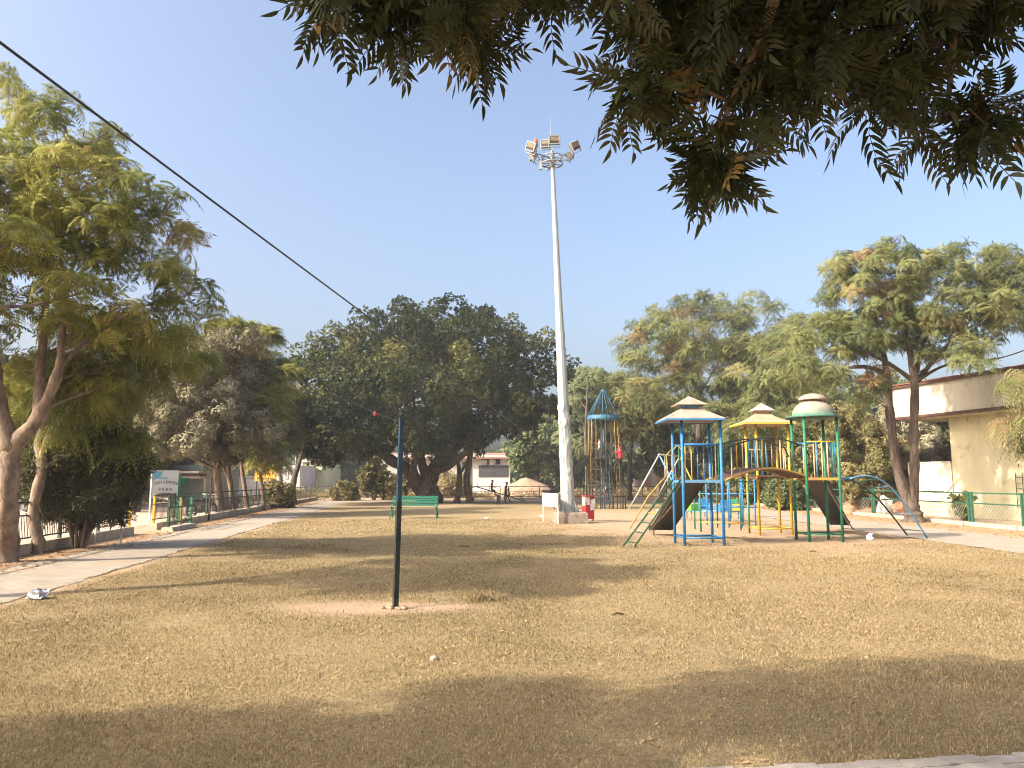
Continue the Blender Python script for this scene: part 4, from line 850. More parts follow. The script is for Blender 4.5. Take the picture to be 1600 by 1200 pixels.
mb.build('torn_poster', PAPER, T)
mb = MB(o); mb.box(o + Vector((.02, 0, 0)) + Rz @ Vector((-.184, 0, .78)), (.004, .26, .34), (0, 0, .35)); mb.build('side_poster', TAN, T)

# ------------------------------------------------------------------ bench
b1, b2 = G(609, 811), G(683, 811); o = (b1 + b2) / 2; W_ = (b2 - b1).length; T = thing('park_bench', 'green slatted park bench in front of the big dark tree', 'bench', o)
BG = mat('bench_green', (.004, .075, .044), (.012, .115, .07), .4, 6, contrast=(.3, .8))
for sx in (-1, 1):
    x = o.x + sx * (W_ / 2 - .06); mb = MB(o)
    mb.tube([(x + sx * .05, o.y - .05, 0), (x, o.y + .02, .42), (x, o.y + .45, .40)], .022, 6); mb.tube([(x + sx * .05, o.y + .55, 0), (x, o.y + .42, .40), (x, o.y + .62, .88)], .022, 6); mb.tube([(x, o.y + .02, .42), (x, o.y + .03, .62), (x, o.y + .5, .62)], .02, 6)
    mb.build('end_frame', BG, T)
mb = MB(o)
for i in range(5): mb.box((o.x, o.y + .06 + i * .09, .455 - .004 * i), (W_ + .02, .07, .028))
mb.build('seat', BG, T)
mb = MB(o)
for i in range(4): t = .12 + i * .115; mb.box((o.x, o.y + .45 + t * .36, .46 + t * .92), (W_ - .04, .026, .085), (R(-20), 0, 0))
mb.build('backrest', BG, T)

# ------------------------------------------------------------------ cables
def cable(name, lab, a, b, r, sag, m, n=40, taper=None):
    mb = MB(a); mb.tube([Vector(a).lerp(Vector(b), i / n) - Vector((0, 0, sag * 4 * (i / n) * (1 - i / n))) for i in range(n + 1)], r, 7, smooth=True)
    ob = mb.build(name, m); ob.location = a; return tag(ob, lab, 'cable')
CAB = mat('black_cable', (.035, .04, .045), None, .45)
A = at(-60, 16, 3.15); A2 = A + (A - MAST_TIE) * .09
cable('overhead_cable', 'thick black cable crossing the sky down to the mast', A2, MAST_TIE, .0078, .05, CAB, 60)
cable('guy_wire', 'thin wire from the net post up to the left trees', POST_TOP - Vector((0, 0, .05)), at(262, 508, 17.2), .0024, .02, CAB)

# ------------------------------------------------------------------ fences
FRAIL = mat('fence_rail', (.035, .03, .024), (.09, .065, .05), .6, 6, .2); FPOST = mat('fence_green', (.02, .065, .036), (.05, .10, .06), .5, 6)
def fence_left(y0, y1, lab, ystep, posts_m=FPOST, group='fence runs along the left path', end=None):
    o = Vector((FX(y0), y0, 0)); T = thing('park_fence', lab, 'fence', o, 0, group); n = max(1, round((y1 - y0) / ystep)); P = lambda y, z: Vector((FX(y), y, z))
    mb = MB(o); mb.extrude([P(y0, 0) + Vector((-.14, 0, -.05)), P(y0, 0) + Vector((.14, 0, -.05)), P(y0, .23) + Vector((.14, 0, 0)), P(y0, .23) + Vector((-.14, 0, 0))], P(y1, 0) - P(y0, 0)); mb.build('plinth_wall', M_CURB, T)
    for i in range(n + 1):
        y = y0 + .06 + (y1 - y0 - .12) * i / n; last = (i in (0, n)) and end == i
        mb = MB(o); mb.box(P(y, .66), (.065, .065, .96)); mb.build('post', YELLOW if last else posts_m, T)
    for z in (1.10, .82, .34):
        mb = MB(o); mb.bar(P(y0, z), P(y1, z), .04, .04 if z > 1 else .03); mb.build('rail', FRAIL, T)
    mb = MB(o); yy = y0 + .15; sp = .115 if y0 < 45 else .2
    while yy < y1 - .3: mb.bar(P(yy + .12, .36), P(yy, .81), .012); yy += sp
    mb.build('slanted_bars', FRAIL, T)
fence_left(9.5, 22.9, 'fence run of slanted bars left of the yellow gate posts', 2.2, end=6)
fence_left(24.9, 50.0, 'long fence run beyond the park sign, behind the row of trunks', 2.1, end=0)
# kissing gate barrier
o = Vector((FX(24.2) + .75, 24.2, 0)); T = thing('gate_barrier', 'green railing barrier shielding the gap between the yellow posts', 'barrier', o); Q = lambda y, z: Vector((FX(y) + .75, y, z))
mb = MB(o); mb.extrude([Q(24.0, -.05) + Vector((-.2, 0, 0)), Q(24.0, -.05) + Vector((.2, 0, 0)), Q(24.0, .14) + Vector((.16, 0, 0)), Q(24.0, .14) + Vector((-.16, 0, 0))], Q(26.6, 0) - Q(24, 0)); mb.build('plinth_wall', M_CURB, T)
for y, m in ((24.1, GREEN_D), (25.3, mat('olive_paint', (.12, .14, .05), (.2, .2, .09), .5, 6)), (26.5, GREEN)): mb = MB(o); mb.box(Q(y, .58), (.075, .075, 1.0)); mb.build('post', m, T)
for z in (1.06, .74, .26): mb = MB(o); mb.bar(Q(24.0, z), Q(26.6, z), .045); mb.build('rail', GREEN_D, T)
mb = MB(o)
for i in range(18): mb.bar(Q(24.2 + i * .13, .28), Q(24.1 + i * .13, .72), .012)
mb.build('slanted_bars', FRAIL, T)
# park sign
s1, s2 = at(237, 778, 26.5), at(277, 778, 27.2); o = Vector((s1.x, s1.y, 0)); T = thing('park_sign', 'painted park name board on green posts by the gate', 'sign', o)
ang = math.atan2(s2.y - s1.y, s2.x - s1.x); zb, zt = hz(779, 26.2), hz(734.5, 26.2); Ls = (s2 - s1).xy.length
u = Vector((math.cos(ang), math.sin(ang), 0)); nrm = Vector((u.y, -u.x, 0)); c = (s1 + s2) / 2; c.z = (zb + zt) / 2; hh = zt - zb
MS = Matrix(((u.x, 0, nrm.x, 0), (u.y, 0, nrm.y, 0), (0, 1, 0, 0), (0, 0, 0, 1))); MS = Matrix.Translation(c + nrm * .03) @ MS
mb = MB(o); mb.box(c, (Ls, .03, hh), (0, 0, ang)); bd = mb.build('board', mat('sign_white', (.66, .66, .62), (.56, .58, .54), .6, 3), T)
ins = Matrix.Translation(-o)
def flat(name, pts, m, dz): mb = MB(o); mb.extrude([MS @ Vector((x, y, dz)) for x, y in pts], nrm * .004); return mb.build(name, m, bd)
flat('blue_band', [(-Ls / 2 + .01, hh * .46), (-Ls * .14, hh * .46), (-Ls * .2, hh * .3), (-Ls / 2 + .01, hh * .13)], mat('sign_blue', (.12, .36, .50), (.2, .44, .55), .6, 6), -.010)
flat('blue_band', [(-Ls * .34, hh * .24), (Ls * .06, hh * .24), (Ls * .06, hh * .20), (-Ls * .34, hh * .20)], mat('sign_blue', ()), -.008)
mb = MB(o); wd = 'CHILDREN'
for i, ch in enumerate(wd):
    a = R(70) * (.5 - i / 7); x = (i / 7 - .5) * Ls * .80; y = hh * (.22 * math.cos(a * 1.2) - .17)
    text_into(mb, ch, MS @ Matrix.Translation((x, y + hh * .03, -.006)) @ Matrix.Rotation(a * .75, 4, 'Z'), hh * .135)
mb.build('lettering', mat('sign_ink', (.06, .065, .06)), bd)
mb = MB(o); text_into(mb, 'P A R K', MS @ Matrix.Translation((0, -hh * .19, -.006)), hh * .16); mb.build('lettering', mat('sign_brown_ink', (.20, .15, .10)), bd)
flat('painted_arch', [(-Ls * .44, -hh * .47)] + [(-Ls * .44 * math.cos(math.pi * i / 10), -hh * .46 + hh * .16 * math.sin(math.pi * i / 10)) for i in range(11)] + [(Ls * .44, -hh * .47)], mat('sign_brown', (.20, .15, .11), (.27, .21, .16), .6, 5), -.010)
mb = MB(o); mb.box((s2.x + u.x * .05, s2.y + u.y * .05, zt * .47), (.09, .09, zt * .94)); mb.build('post', GREEN, T)
mb = MB(o); mb.box((s1.x - u.x * .04, s1.y - u.y * .04, zt * .5), (.05, .05, zt)); mb.build('post', GREYPIPE, T)
mb = MB(o); mb.box((s2.x + u.x * .24, s2.y + u.y * .24, zt * .80), (.26, .03, .26), (0, 0, ang)); mb.build('side_plate', GREEN, T)
# far fence
def fence_far(x0, x1, lab, st):
    o = Vector((x0, FENCEY, 0)); T = thing('park_fence', lab, 'fence', o, 0, 'fence runs along the far side'); n = max(1, round((x1 - x0) / st))
    for i in range(n + 1): mb = MB(o); mb.box((x0 + (x1 - x0) * i / n, FENCEY, .55), (.06, .06, 1.2)); mb.build('post', FRAIL, T)
    for z in (1.12, .72, .28): mb = MB(o); mb.bar((x0, FENCEY, z), (x1, FENCEY, z), .06, .05); mb.build('rail', FRAIL, T)
    mb = MB(o); mb.box(((x0 + x1) / 2, FENCEY, .06), (x1 - x0 - .1, .24, .16)); mb.build('plinth_wall', M_CURB, T)
fence_far(-16.5, -1.0, 'far fence run of dark rails left of the big trunk', 3.1)
fence_far(-.6, 8.2, 'far fence run of dark rails behind the seesaw', 3.0)
fence_far(8.6, 16.0, 'far fence run of dark rails behind the swing', 2.4)
fence_left(50.4, 65.6, 'last fence run at the far bend of the left path', 3.0)
# right fence
def fence_right(y0, y1, lab, st):
    X = 16.25; o = Vector((X, y0, 0)); T = thing('park_fence', lab, 'fence', o, 0, 'fence runs along the right path'); n = max(1, round((y1 - y0) / st))
    for i in range(n + 1):
        y = y0 + (y1 - y0) * i / n
        mb = MB(o); mb.box((X, y, .60), (.07, .07, 1.16)); mb.build('post', FPOST2, T)
    for z in (1.14, .78, .10): mb = MB(o); mb.bar((X, y0, z), (X, y1, z), .05, .045); mb.build('rail', FPOST2, T)
    mb = MB(o); y = y0 + .1
    while y < y1 - .75: mb.bar((X, y + .62, .12), (X, y, .76), .014); y += .14 if y0 < 40 else .3
    mb.build('slanted_bars', mat('bar_grey', (.20, .21, .17), (.3, .3, .25), .6, 5), T)
    mb = MB(o); mb.box((X - .1, (y0 + y1) / 2, .03), (.36, y1 - y0 + .12, .20)); 
    mb.build('plinth_wall', M_CURB, T)
FPOST2 = mat('fence_green_clean', (.016, .075, .045), (.035, .105, .065), .45, 6)
fence_right(17.2, 24.6, 'nearest right fence panel at the picture edge, before the cream wall', 3.5)
fence_right(24.8, 27.5, 'right fence panel with slanted bars before the cream wall window', 3.0)
fence_right(27.7, 34.9, 'right fence panel behind the two-stemmed tree', 7.2)
fence_right(35.1, 45, 'right fence run with rubble behind, beyond the arch climber', 3.3)
fence_right(45.2, 62, 'right fence run farthest away, behind the yellow tower', 4.2)
# ------------------------------------------------------------------ the big play frame: three towers, bridge, slides, ladder, arch
o = Vector((6.2, 20.5, 0)); PLAY = thing('play_tower', 'big multi-tower climbing frame with blue, yellow and green roofed towers', 'climbing frame', o)
def part(name, m, fn, parent=None):
    mb = MB(o); fn(mb); return mb.build(name, m, parent or PLAY)
def tower(x, y, s, m, top, deck, th=0.0, low=True):
    """x, y = front left post; posts returned in order front left, front right, back right, back left"""
    ux = Vector((math.cos(th), math.sin(th), 0)); uy = Vector((-ux.y, ux.x, 0)); f = Vector((x, y, 0))
    P = [f, f + ux * s, f + ux * s + uy * s, f + uy * s]
    for p in P: part('post', m, lambda mb: mb.tube([p + Vector((0, 0, -.05)), p + Vector((0, 0, top))], .036, 10))
    part('base_frame', m, lambda mb: [mb.tube([P[i] + Vector((0, 0, .2)), P[(i + 1) % 4] + Vector((0, 0, .2))], .022, 6) for i in range(4)])
    cx = (P[0] + P[2]) / 2
    def dk(mb):
        mb.box(cx + Vector((0, 0, deck - .012)), (s + .02, s + .02, .016), (0, 0, th))
        for i in range(4): mb.bar(P[i] + Vector((0, 0, deck - .03)), P[(i + 1) % 4] + Vector((0, 0, deck - .03)), .035, .07)
    part('deck', {BLUE: BLUE_L, YELLOW: RUST, GREEN: YEL_D}[m], dk)
    return P, cx
Z = lambda v, z: Vector((v.x, v.y, z))
def roof_square(cx, half, z0, z1, n0, n1, z2, h2, z3, mlow, mrim, mneck, mup, curve=0.):
    def low(mb):
        pr = [(half * 1.4142, z0 + .002)] + [(n0 * 1.4142 + (half - n0) * 1.4142 * (1 - t) ** (1 + curve), z0 + .04 + (z1 - z0 - .04) * t) for t in (0, .25, .5, .75, 1)]
        mb.lathe(pr, cx, 4, False, ang=math.pi / 4)
    r_ = part('roof', mlow, low)
    part('eave_rim', mrim, lambda mb: [mb.bar(cx + Vector((half * a, half * b, z0)), cx + Vector((half * c, half * d_, z0)), .042, .04) for a, b, c, d_ in ((-1, -1, 1, -1), (1, -1, 1, 1), (1, 1, -1, 1), (-1, 1, -1, -1))], r_)
    part('roof_neck', mneck, lambda mb: mb.lathe([(n1 * 1.4142, z1 - .03), (n1 * 1.4142, z2 + .02)], cx, 4, False, ang=math.pi / 4), r_)
    part('upper_roof', mup, lambda mb: mb.lathe([(h2 * 1.4142, z2), (h2 * 1.4142, z2 + .015), (.01, z3)], cx, 4, False, ang=math.pi / 4), r_)
DK = 1.58
# blue tower
BP, bc = tower(4.13, 18.72, .95, BLUE, 3.02, DK, R(2))
rc = Vector((4.42, 19.15, 0)); roof_square(rc, .70, 3.03, 3.34, .22, .20, 3.42, .37, 3.66, TIN, BLUE, TINB, TIN)
# yellow tower
YP, yc = tower(7.1, 22.4, .94, YELLOW, 3.2, 1.70, R(1))
roof_square(yc + Vector((-.12, 0, 0)), .74, 3.21, 3.52, .22, .18, 3.62, .30, 3.87, ORANGE, YELLOW, ORANGE, SLATE, .5)
# green tower with dome
GP, gc = tower(7.58, 19.95, .86, GREEN, 3.24, 1.64, R(1))
dome = part('dome_roof', dome_mat(), lambda mb: mb.lathe([(.70, 3.22), (.71, 3.245), (.55, 3.27)] + [(.54 * math.cos(t) ** .9, 3.27 + .42 * math.sin(t)) for t in [R(q) for q in (0, 15, 30, 45, 58)]] + [(.24, 3.66), (.23, 3.70)], gc, 24))
part('dome_cap', TIN, lambda mb: mb.lathe([(.36, 3.69), (.37, 3.70)] + [(.36 * math.cos(R(q)), 3.70 + .17 * math.sin(R(q))) for q in (15, 35, 55, 75)] + [(.01, 3.87)], gc, 24), dome)
part('dome_rim', GREEN_D, lambda mb: mb.lathe([(.715, 3.20), (.73, 3.215), (.715, 3.23)], gc, 24), dome)
# railings of the towers
def railing(a, b, z0, z1, cols, rail_m, lean=0):
    r_ = part('railing', rail_m, lambda mb: mb.tube([Z(a, z1), Z(b, z1)], .02, 6)); n = len(cols)
    for i, m in enumerate(cols):
        if m is None: continue
        p = Vector(a).lerp(Vector(b), (i + 1) / (n + 1)); part('baluster', m, lambda mb: mb.tube([Z(p, z0), Z(p, z1)], .016, 6), r_)
    return r_
part('railing', BLUE, lambda mb: mb.tube([Z(BP[0], 2.44), Z(BP[1], 2.44)], .022, 8))
railing(BP[3], BP[2], DK, 2.46, [GREEN, YELLOW, YELLOW, BLUE, BLUE_L], BLUE)
railing(BP[1], BP[2], DK, 2.46, [GREEN, TAN, GREEN_D], BLUE)
railing(GP[0], GP[1], 1.64, 2.57, [None, BLUE_L, TAN, TAN, GREEN], YELLOW)
railing(GP[1], GP[2], 1.64, 2.57, [BLUE, BLUE, BLUE_L], BLUE)
railing(GP[3], GP[2], 1.64, 2.57, [BLUE_L, TAN], BLUE)
railing(YP[3], YP[2], 1.70, 2.5, [GREEN, BLUE, BLUE, GREEN, BLUE_L], YEL_D)
railing(YP[2], YP[1], 1.70, 2.5, [GREEN, TAN], YEL_D)
# arched bridge from the blue to the green tower, in front of the yellow one's back posts
bA, bB = (BP[1] + BP[2]) / 2, (GP[0] + GP[3]) / 2; side = Vector((-(bB - bA).y, (bB - bA).x, 0)).normalized() * .36
arc = lambda t: DK + (1.64 - DK) * t + .27 * math.sin(math.pi * t); bp = lambda t: bA.lerp(bB, t)
def br(mb):
    for i in range(14):
        t = (i + .5) / 14; s_ = Vector((arc((i + 1) / 14) - arc(i / 14), 0, 0)).x; q = bp(t); dx = (bB - bA).length / 14
        mb.box(Z(q, arc(t)), (dx * .93, .72, .03), Euler((0, -math.atan2(s_, dx), math.atan2((bB - bA).y, (bB - bA).x))).to_matrix())
BR = part('bridge', mat('bridge_planks', (.07, .042, .03), (.15, .095, .06), .7, 6), br)
for sg in (-1, 1):
    part('bridge_beam', YEL_D, lambda mb: mb.tube([Z(bp(t), arc(t) - .01) + side * sg * 1.02 for t in [i / 16 for i in range(17)]], .03, 6), BR)
    part('handrail', STEEL_D, lambda mb: mb.tube([Z(bp(t), arc(t) + (.76 if 0 < i < 16 else .55)) + side * sg for i, t in enumerate([max(.0, min(1., (i - .3) / 15.4)) for i in range(17)])], .02, 6), BR)
    cs = [TAN, GREEN, GREEN_D, GREEN, YELLOW, TAN, BLUE, BLUE, GREEN, BLUE_L, YEL_D, GREEN, TAN]
    for i in range(13):
        t = (i + 1) / 14; q = Z(bp(t), arc(t)) + side * sg
        if sg < 0 and i not in (0, 4, 5, 8, 10, 12): continue
        part('baluster', cs[(i + (5 if sg < 0 else 0)) % 13], lambda mb: mb.tube([q, q + Vector((0, 0, .75))], .015, 6), BR)
# little deck of dark boards below the arch
part('middle_deck', RUST, lambda mb: mb.box((YP[0].x - .05, 22.1, 1.70), (1.7, .5, .035)))
# slide behind the blue tower: its dark underside faces the viewer
def slide(name, a, b, w, m, mr, run=.3, side_h=.14):
    a, b = Vector(a), Vector(b); f = (b - a); f.z = 0; f.normalize(); sd = Vector((-f.y, f.x, 0)) * w / 2
    P = [a + f * -.02, a + f * .22, b + (a - b) * .10, b, b + f * run]; P[1].z = a.z - .02; P[2].z = b.z + (a.z - b.z) * .10; P[4].z = b.z - .02
    def ch(mb):
        vs = []
        for p in P: vs += [p - sd, p + sd]
        n = len(P); fs = [(2 * i, 2 * i + 1, 2 * i + 3, 2 * i + 2) for i in range(n - 1)]
        v2 = [v - Vector((0, 0, .012)) for v in vs]; mb.add(vs + v2, fs + [tuple(2 * n + j for j in q)[::-1] for q in fs] + [(2 * i, 2 * i + 2, 2 * n + 2 * i + 2, 2 * n + 2 * i) for i in range(n - 1)] + [(2 * i + 1, 2 * n + 2 * i + 1, 2 * n + 2 * i + 3, 2 * i + 3) for i in range(n - 1)])
        for sg in (-1, 1):
            for p, q in zip(P, P[1:]): mb.bar(p + sd * sg * 1.03 + Vector((0, 0, side_h / 2 - .02)), q + sd * sg * 1.03 + Vector((0, 0, side_h / 2 - .02)), .012, side_h)
    s_ = part(name, m, ch)
    for sg in (-1, 1): part('slide_rail', mr, lambda mb: mb.tube([p + sd * sg * 1.06 + Vector((0, 0, side_h - .03)) for p in P], .02, 6), s_)
    return s_
SLD = mat('slide_steel', (.012, .015, .010), (.030, .032, .024), .45, 4, .1, metal=.2)
slide('slide', (4.68, 19.72, 1.52), (4.32, 22.5, .17), .58, SLD, RUST)
part('slide_brace', RUST, lambda mb: mb.tube([(4.05, 22.3, .03), (4.02, 22.2, .28), (4.18, 21.4, .62), (4.3, 20.9, .9)], .018, 6))
s2 = slide('slide', (8.05, 20.85, 1.58), (10.15, 24.2, .22), .5, mat('grey_slide', (.025, .028, .026), (.06, .06, .055), .4, 4, .1, metal=.3), STEEL_D)
part('handrail', STEEL_D, lambda mb: mb.tube([(8.35, 20.9, 1.95), (9.3, 22.4, 1.15), (10.15, 23.75, .52), (10.5, 24.3, .25), (10.7, 24.5, .05)], .018, 6), s2)
part('handrail_brace', STEEL_D, lambda mb: [mb.tube([(9.3, 22.4, 1.15), (9.2, 22.5, .85)], .014, 5), mb.tube([(9.9, 23.35, .70), (9.75, 23.4, .5)], .014, 5)], s2)
# ladder at the left of the blue tower
la, lb = (BP[0] + Vector((-.05, .06, DK)), Vector((2.80, 18.15, 0))), (BP[3] + Vector((-.08, -.28, DK)), Vector((2.62, 18.62, 0)))
LD = part('ladder', GREEN_D, lambda mb: None or [mb.tube([q[0], q[1]], .024, 8) for q in (la, lb)])
for i in range(7):
    t = (i + .6) / 7.2; part('rung', YELLOW if i == 3 else GREEN_D, lambda mb: mb.tube([la[0].lerp(la[1], t), lb[0].lerp(lb[1], t)], .016, 6), LD)
part('handrail', YEL_D, lambda mb: mb.tube([lb[0] + Vector((.0, .1, .75)), lb[0] + Vector((-.12, .08, .62)), lb[0] + Vector((-.15, .05, .1)), lb[0].lerp(lb[1], .4) + Vector((-.1, .1, .22)), lb[0].lerp(lb[1], .8) + Vector((-.05, .1, .1))], .018, 6), LD)
part('handrail_loop', YEL_D, lambda mb: mb.tube([BP[3] + Vector((.12 + .16 * math.cos(a), -.02, 2.02 + .42 * math.sin(a))) for a in [2 * math.pi * i / 14 for i in range(15)]], .016, 6), LD)
# arch climber at the right
arcp = lambda a, b, hgt: [Vector(a).lerp(Vector(b), t) + Vector((0, 0, hgt * math.sin(math.pi * t) * (1 - .25 * t))) for t in [i / 14 for i in range(15)]]
fr, bk = arcp((8.75, 20.05, 1.62), (11.25, 21.15, -.02), .72), arcp((8.46, 20.85, 1.62), (11.30, 22.3, -.02), .60)
AC = part('arch_climber', BLUE_L, lambda mb: mb.tube(fr, .024, 8)); part('back_rail', GREEN_D, lambda mb: mb.tube(bk, .024, 8), AC)
for i in (1, 3, 5, 7, 9, 11, 13): part('rung', GREEN_D if i % 4 == 1 else BLUE_L, lambda mb: mb.tube([fr[i], bk[i]], .015, 6), AC)
part('landing_plate', BLUE, lambda mb: mb.box((8.72, 20.45, 1.63), (.42, .62, .02), (0, -.05, .12)), AC)

# ------------------------------------------------------------------ cube climber behind it
o = Vector((7.4, 26.5, 0)); CC = thing('cube_climber', 'blue bar cube climber behind the blue tower', 'climbing frame', o); PLAY_ = PLAY; PLAY = CC
xs, ysg = [6.9, 7.28, 7.72, 8.18], [26.2, 27.6]
for x in xs:
    for y in ysg: part('post', BLUE if y > 27 or x > 7 else GREEN_D, lambda mb: mb.tube([(x, y, 0), (x, y, 1.62)], .024, 8))
for z in (.68, 1.12, 1.55):
    for y in ysg: part('rail', BLUE, lambda mb: mb.tube([(xs[0] - .3, y, z), (xs[-1] + .1, y, z)], .018, 6))
    for x in xs: part('rail', BLUE_L, lambda mb: mb.tube([(x, ysg[0], z), (x, ysg[1], z)], .016, 6))
# overhead bars on green posts
o = Vector((6.4, 23.6, 0)); MBAR = thing('monkey_bars', 'low ladder-like bars on green posts under the bridge', 'climbing frame', o); PLAY = MBAR
for x, y in ((5.78, 23.9), (7.08, 23.3), (5.95, 25.4), (7.3, 24.9)): part('post', GREEN, lambda mb: mb.tube([(x, y, 0), (x, y, 1.55)], .026, 8))
for a, b in (((5.78, 23.9), (7.08, 23.3)), ((5.95, 25.4), (7.3, 24.9))): part('rail', GREEN_D, lambda mb: mb.tube([(a[0], a[1], 1.55), (b[0], b[1], 1.55)], .02, 6))
for i in range(5): t = (i + .5) / 5; part('rung', YEL_D, lambda mb: mb.tube([(5.78 + 1.3 * t, 23.9 - .6 * t, 1.55), (5.95 + 1.35 * t, 25.4 - .5 * t, 1.55)], .016, 6))
part('base_rail', YEL_D, lambda mb: [mb.tube([(5.78, 23.9, .3), (7.08, 23.3, .3)], .02, 6), mb.tube([(5.95, 25.4, .25), (7.3, 24.9, .25)], .02, 6)])
# merry-go-round
o = Vector((7.75, 30.2, 0)); MG = thing('merry_go_round', 'merry-go-round with green, blue and yellow box seats', 'roundabout', o); PLAY = MG
part('hub_post', GREYPIPE, lambda mb: mb.tube([o, o + Vector((0, 0, .8))], .06, 10))
part('ring_frame', BLUE_L, lambda mb: [mb.tube([o + Vector((q * math.cos(2 * math.pi * i / 20), q * math.sin(2 * math.pi * i / 20), .42)) for i in range(21)], .022, 6) for q in (.55, 1.15)])
part('spokes', GREYPIPE, lambda mb: [mb.tube([o + Vector((0, 0, .42)), o + Vector((1.15 * math.cos(a), 1.15 * math.sin(a), .42))], .02, 6) for a in [2 * math.pi * i / 6 for i in range(6)]])
for i, m in enumerate((mat('lime_paint', (.10, .34, .03), (.14, .38, .06), .45, 6), BLUE, YELLOW, GREEN, BLUE, YELLOW)):
    a = [3.6, 4.9, 5.8, .5, 1.6, 2.6][i]; u = Vector((math.cos(a), math.sin(a), 0)); c = o + u * 1.0; M3 = Matrix.Rotation(a, 3, 'Z')
    def st(mb):
        mb.box(c + Vector((0, 0, .46)), (.36, .42, .03), M3); mb.box(c + u * .18 + Vector((0, 0, .66)), (.025, .42, .40), M3)
        for sg in (-1, 1): mb.box(c + M3 @ Vector((0, sg * .21, .58)), (.34, .02, .22), M3)
    part('seat', m, st)
    part('leg', BLUE_L, lambda mb: mb.tube([c + Vector((0, 0, .45)), c + Vector((0, 0, .12))], .02, 6))

# ------------------------------------------------------------------ swing set
s0, s1 = at(1030, 711, 42.2), at(1062, 705.5, 45.2); s1.z = s0.z = 3.0; o = Vector((s0.x, s0.y, 0)); SW = thing('swing_set', 'grey pipe swing frame with blue and yellow braces', 'swing', o); PLAY = SW
part('top_beam', GREYPIPE, lambda mb: mb.tube([s0 - (s1 - s0) * .03, s1 + (s1 - s0) * .03], .045, 8)); sv = (s1 - s0).normalized(); sp = Vector((sv.y, -sv.x, 0))
for e, ms in ((s0, (GREYPIPE, BLUE_L)), (s1, (GREYPIPE, YELLOW))):
    for sg, m in zip((-1, 1), ms): part('leg', m, lambda mb: mb.tube([e, e + sp * sg * 1.25 - Vector((0, 0, 3.0)) + Vector((-.55 if sg < 0 else .2, 0, 0))], .04, 8))
for t in (.3, .68):
    c = s0.lerp(s1, t); w_ = part('swing_seat', YEL_D if t < .5 else BLUE_L, lambda mb: mb.box((c.x, c.y, .62), (.18, .48, .03), (0, 0, math.atan2(sv.y, sv.x) - math.pi / 2)))
    for q in (-.22, .22): part('chain', GREYPIPE, lambda mb: mb.tube([c + sv * q, Vector((c.x, c.y, .62)) + sv * q], .009, 5), w_)

# ------------------------------------------------------------------ rocket climber
o = Vector(((943 - 800) * 44.5 / FPX, 44.5, 0)); RK = thing('rocket_climber', 'tall rocket-shaped bar cage with blue cone top and slide', 'climbing frame', o); PLAY = RK
ROCKB = mat('dull_teal_paint', (.014, .085, .16), (.05, .13, .19), .55, 8, .2)
RD, RZ, RT = 2.85, 5.1, 6.75
ringp = lambda q, z, n=24: [o + Vector((q * math.cos(2 * math.pi * i / n), q * math.sin(2 * math.pi * i / n), z)) for i in range(n + 1)]
cl_ = [YEL_D, RUST, STEEL_D, RUST, STEEL_D, YEL_D]
for i in range(20):
    a = 2 * math.pi * i / 20; u = Vector((math.cos(a), math.sin(a), 0))
    part('cage_bar', cl_[i % 6], lambda mb: mb.tube([o + u * 1.02 + Vector((0, 0, 0)), o + u * 1.0 + Vector((0, 0, RD)), o + u * .9 + Vector((0, 0, RZ))], .017, 5))
for z, q, m in ((.9, 1.02, STEEL_D), (1.55, 1.02, STEEL_D), (2.2, 1.01, STEEL_D), (RD, 1.03, STEEL_D), (3.7, .97, RUST)): part('cage_ring', m, lambda mb: mb.tube(ringp(q, z), .018, 5))
part('deck', STEEL_D, lambda mb: mb.lathe([(.98, RD - .03), (.98, RD)], o, 24, False))
part('cone_ring', ROCKB, lambda mb: mb.lathe([(.93, RZ - .03), (.95, RZ + .05), (.93, RZ + .22), (.90, RZ + .20), (.90, RZ - .02)], o, 24, False))
for i in range(18):
    a = 2 * math.pi * i / 18; u = Vector((math.cos(a), math.sin(a), 0)); part('cone_bar', ROCKB if i % 3 else STEEL_D, lambda mb: mb.tube([o + u * .92 + Vector((0, 0, RZ + .2)), o + u * .12 + Vector((0, 0, RT))], .02, 5))
part('cone_tip', ROCKB, lambda mb: mb.lathe([(.13, RT - .06), (.13, RT), (.05, RT + .12)], o, 10))
part('centre_pole', ROCKB, lambda mb: mb.tube([o, o + Vector((0, 0, RZ))], .05, 8))
# low outer cage
for i in range(16):
    a = math.pi * (1.0 + i / 15); u = Vector((math.cos(a) * 1.2, math.sin(a) * 1.2, 0)); part('skirt_bar', STEEL_D, lambda mb: mb.tube([o + u, o + u + Vector((0, 0, 1.35))], .02, 5))
part('skirt_ring', STEEL_D, lambda mb: [mb.tube([o + Vector((math.cos(math.pi * (1 + i / 15)) * 1.2, math.sin(math.pi * (1 + i / 15)) * 1.2, z)) for i in range(16)], .02, 5) for z in (1.33, .7)])
a_, b_ = o + Vector((-.6, -.1, RD)), o + Vector((-3.0, -.5, .75))
slide('slide', a_, b_, .7, SLD, STEEL_D, .5, .34)
part('slide_support', STEEL_D, lambda mb: [mb.tube([b_ + Vector((.1, q, 0)), b_ + Vector((.1, q, -.8))], .03, 6) for q in (-.3, .3)] + [mb.tube([(a_ + b_) / 2 + Vector((0, q, 0)), (a_ + b_) / 2 + Vector((0, q, -1.8))], .03, 6) for q in (-.3, .3)])
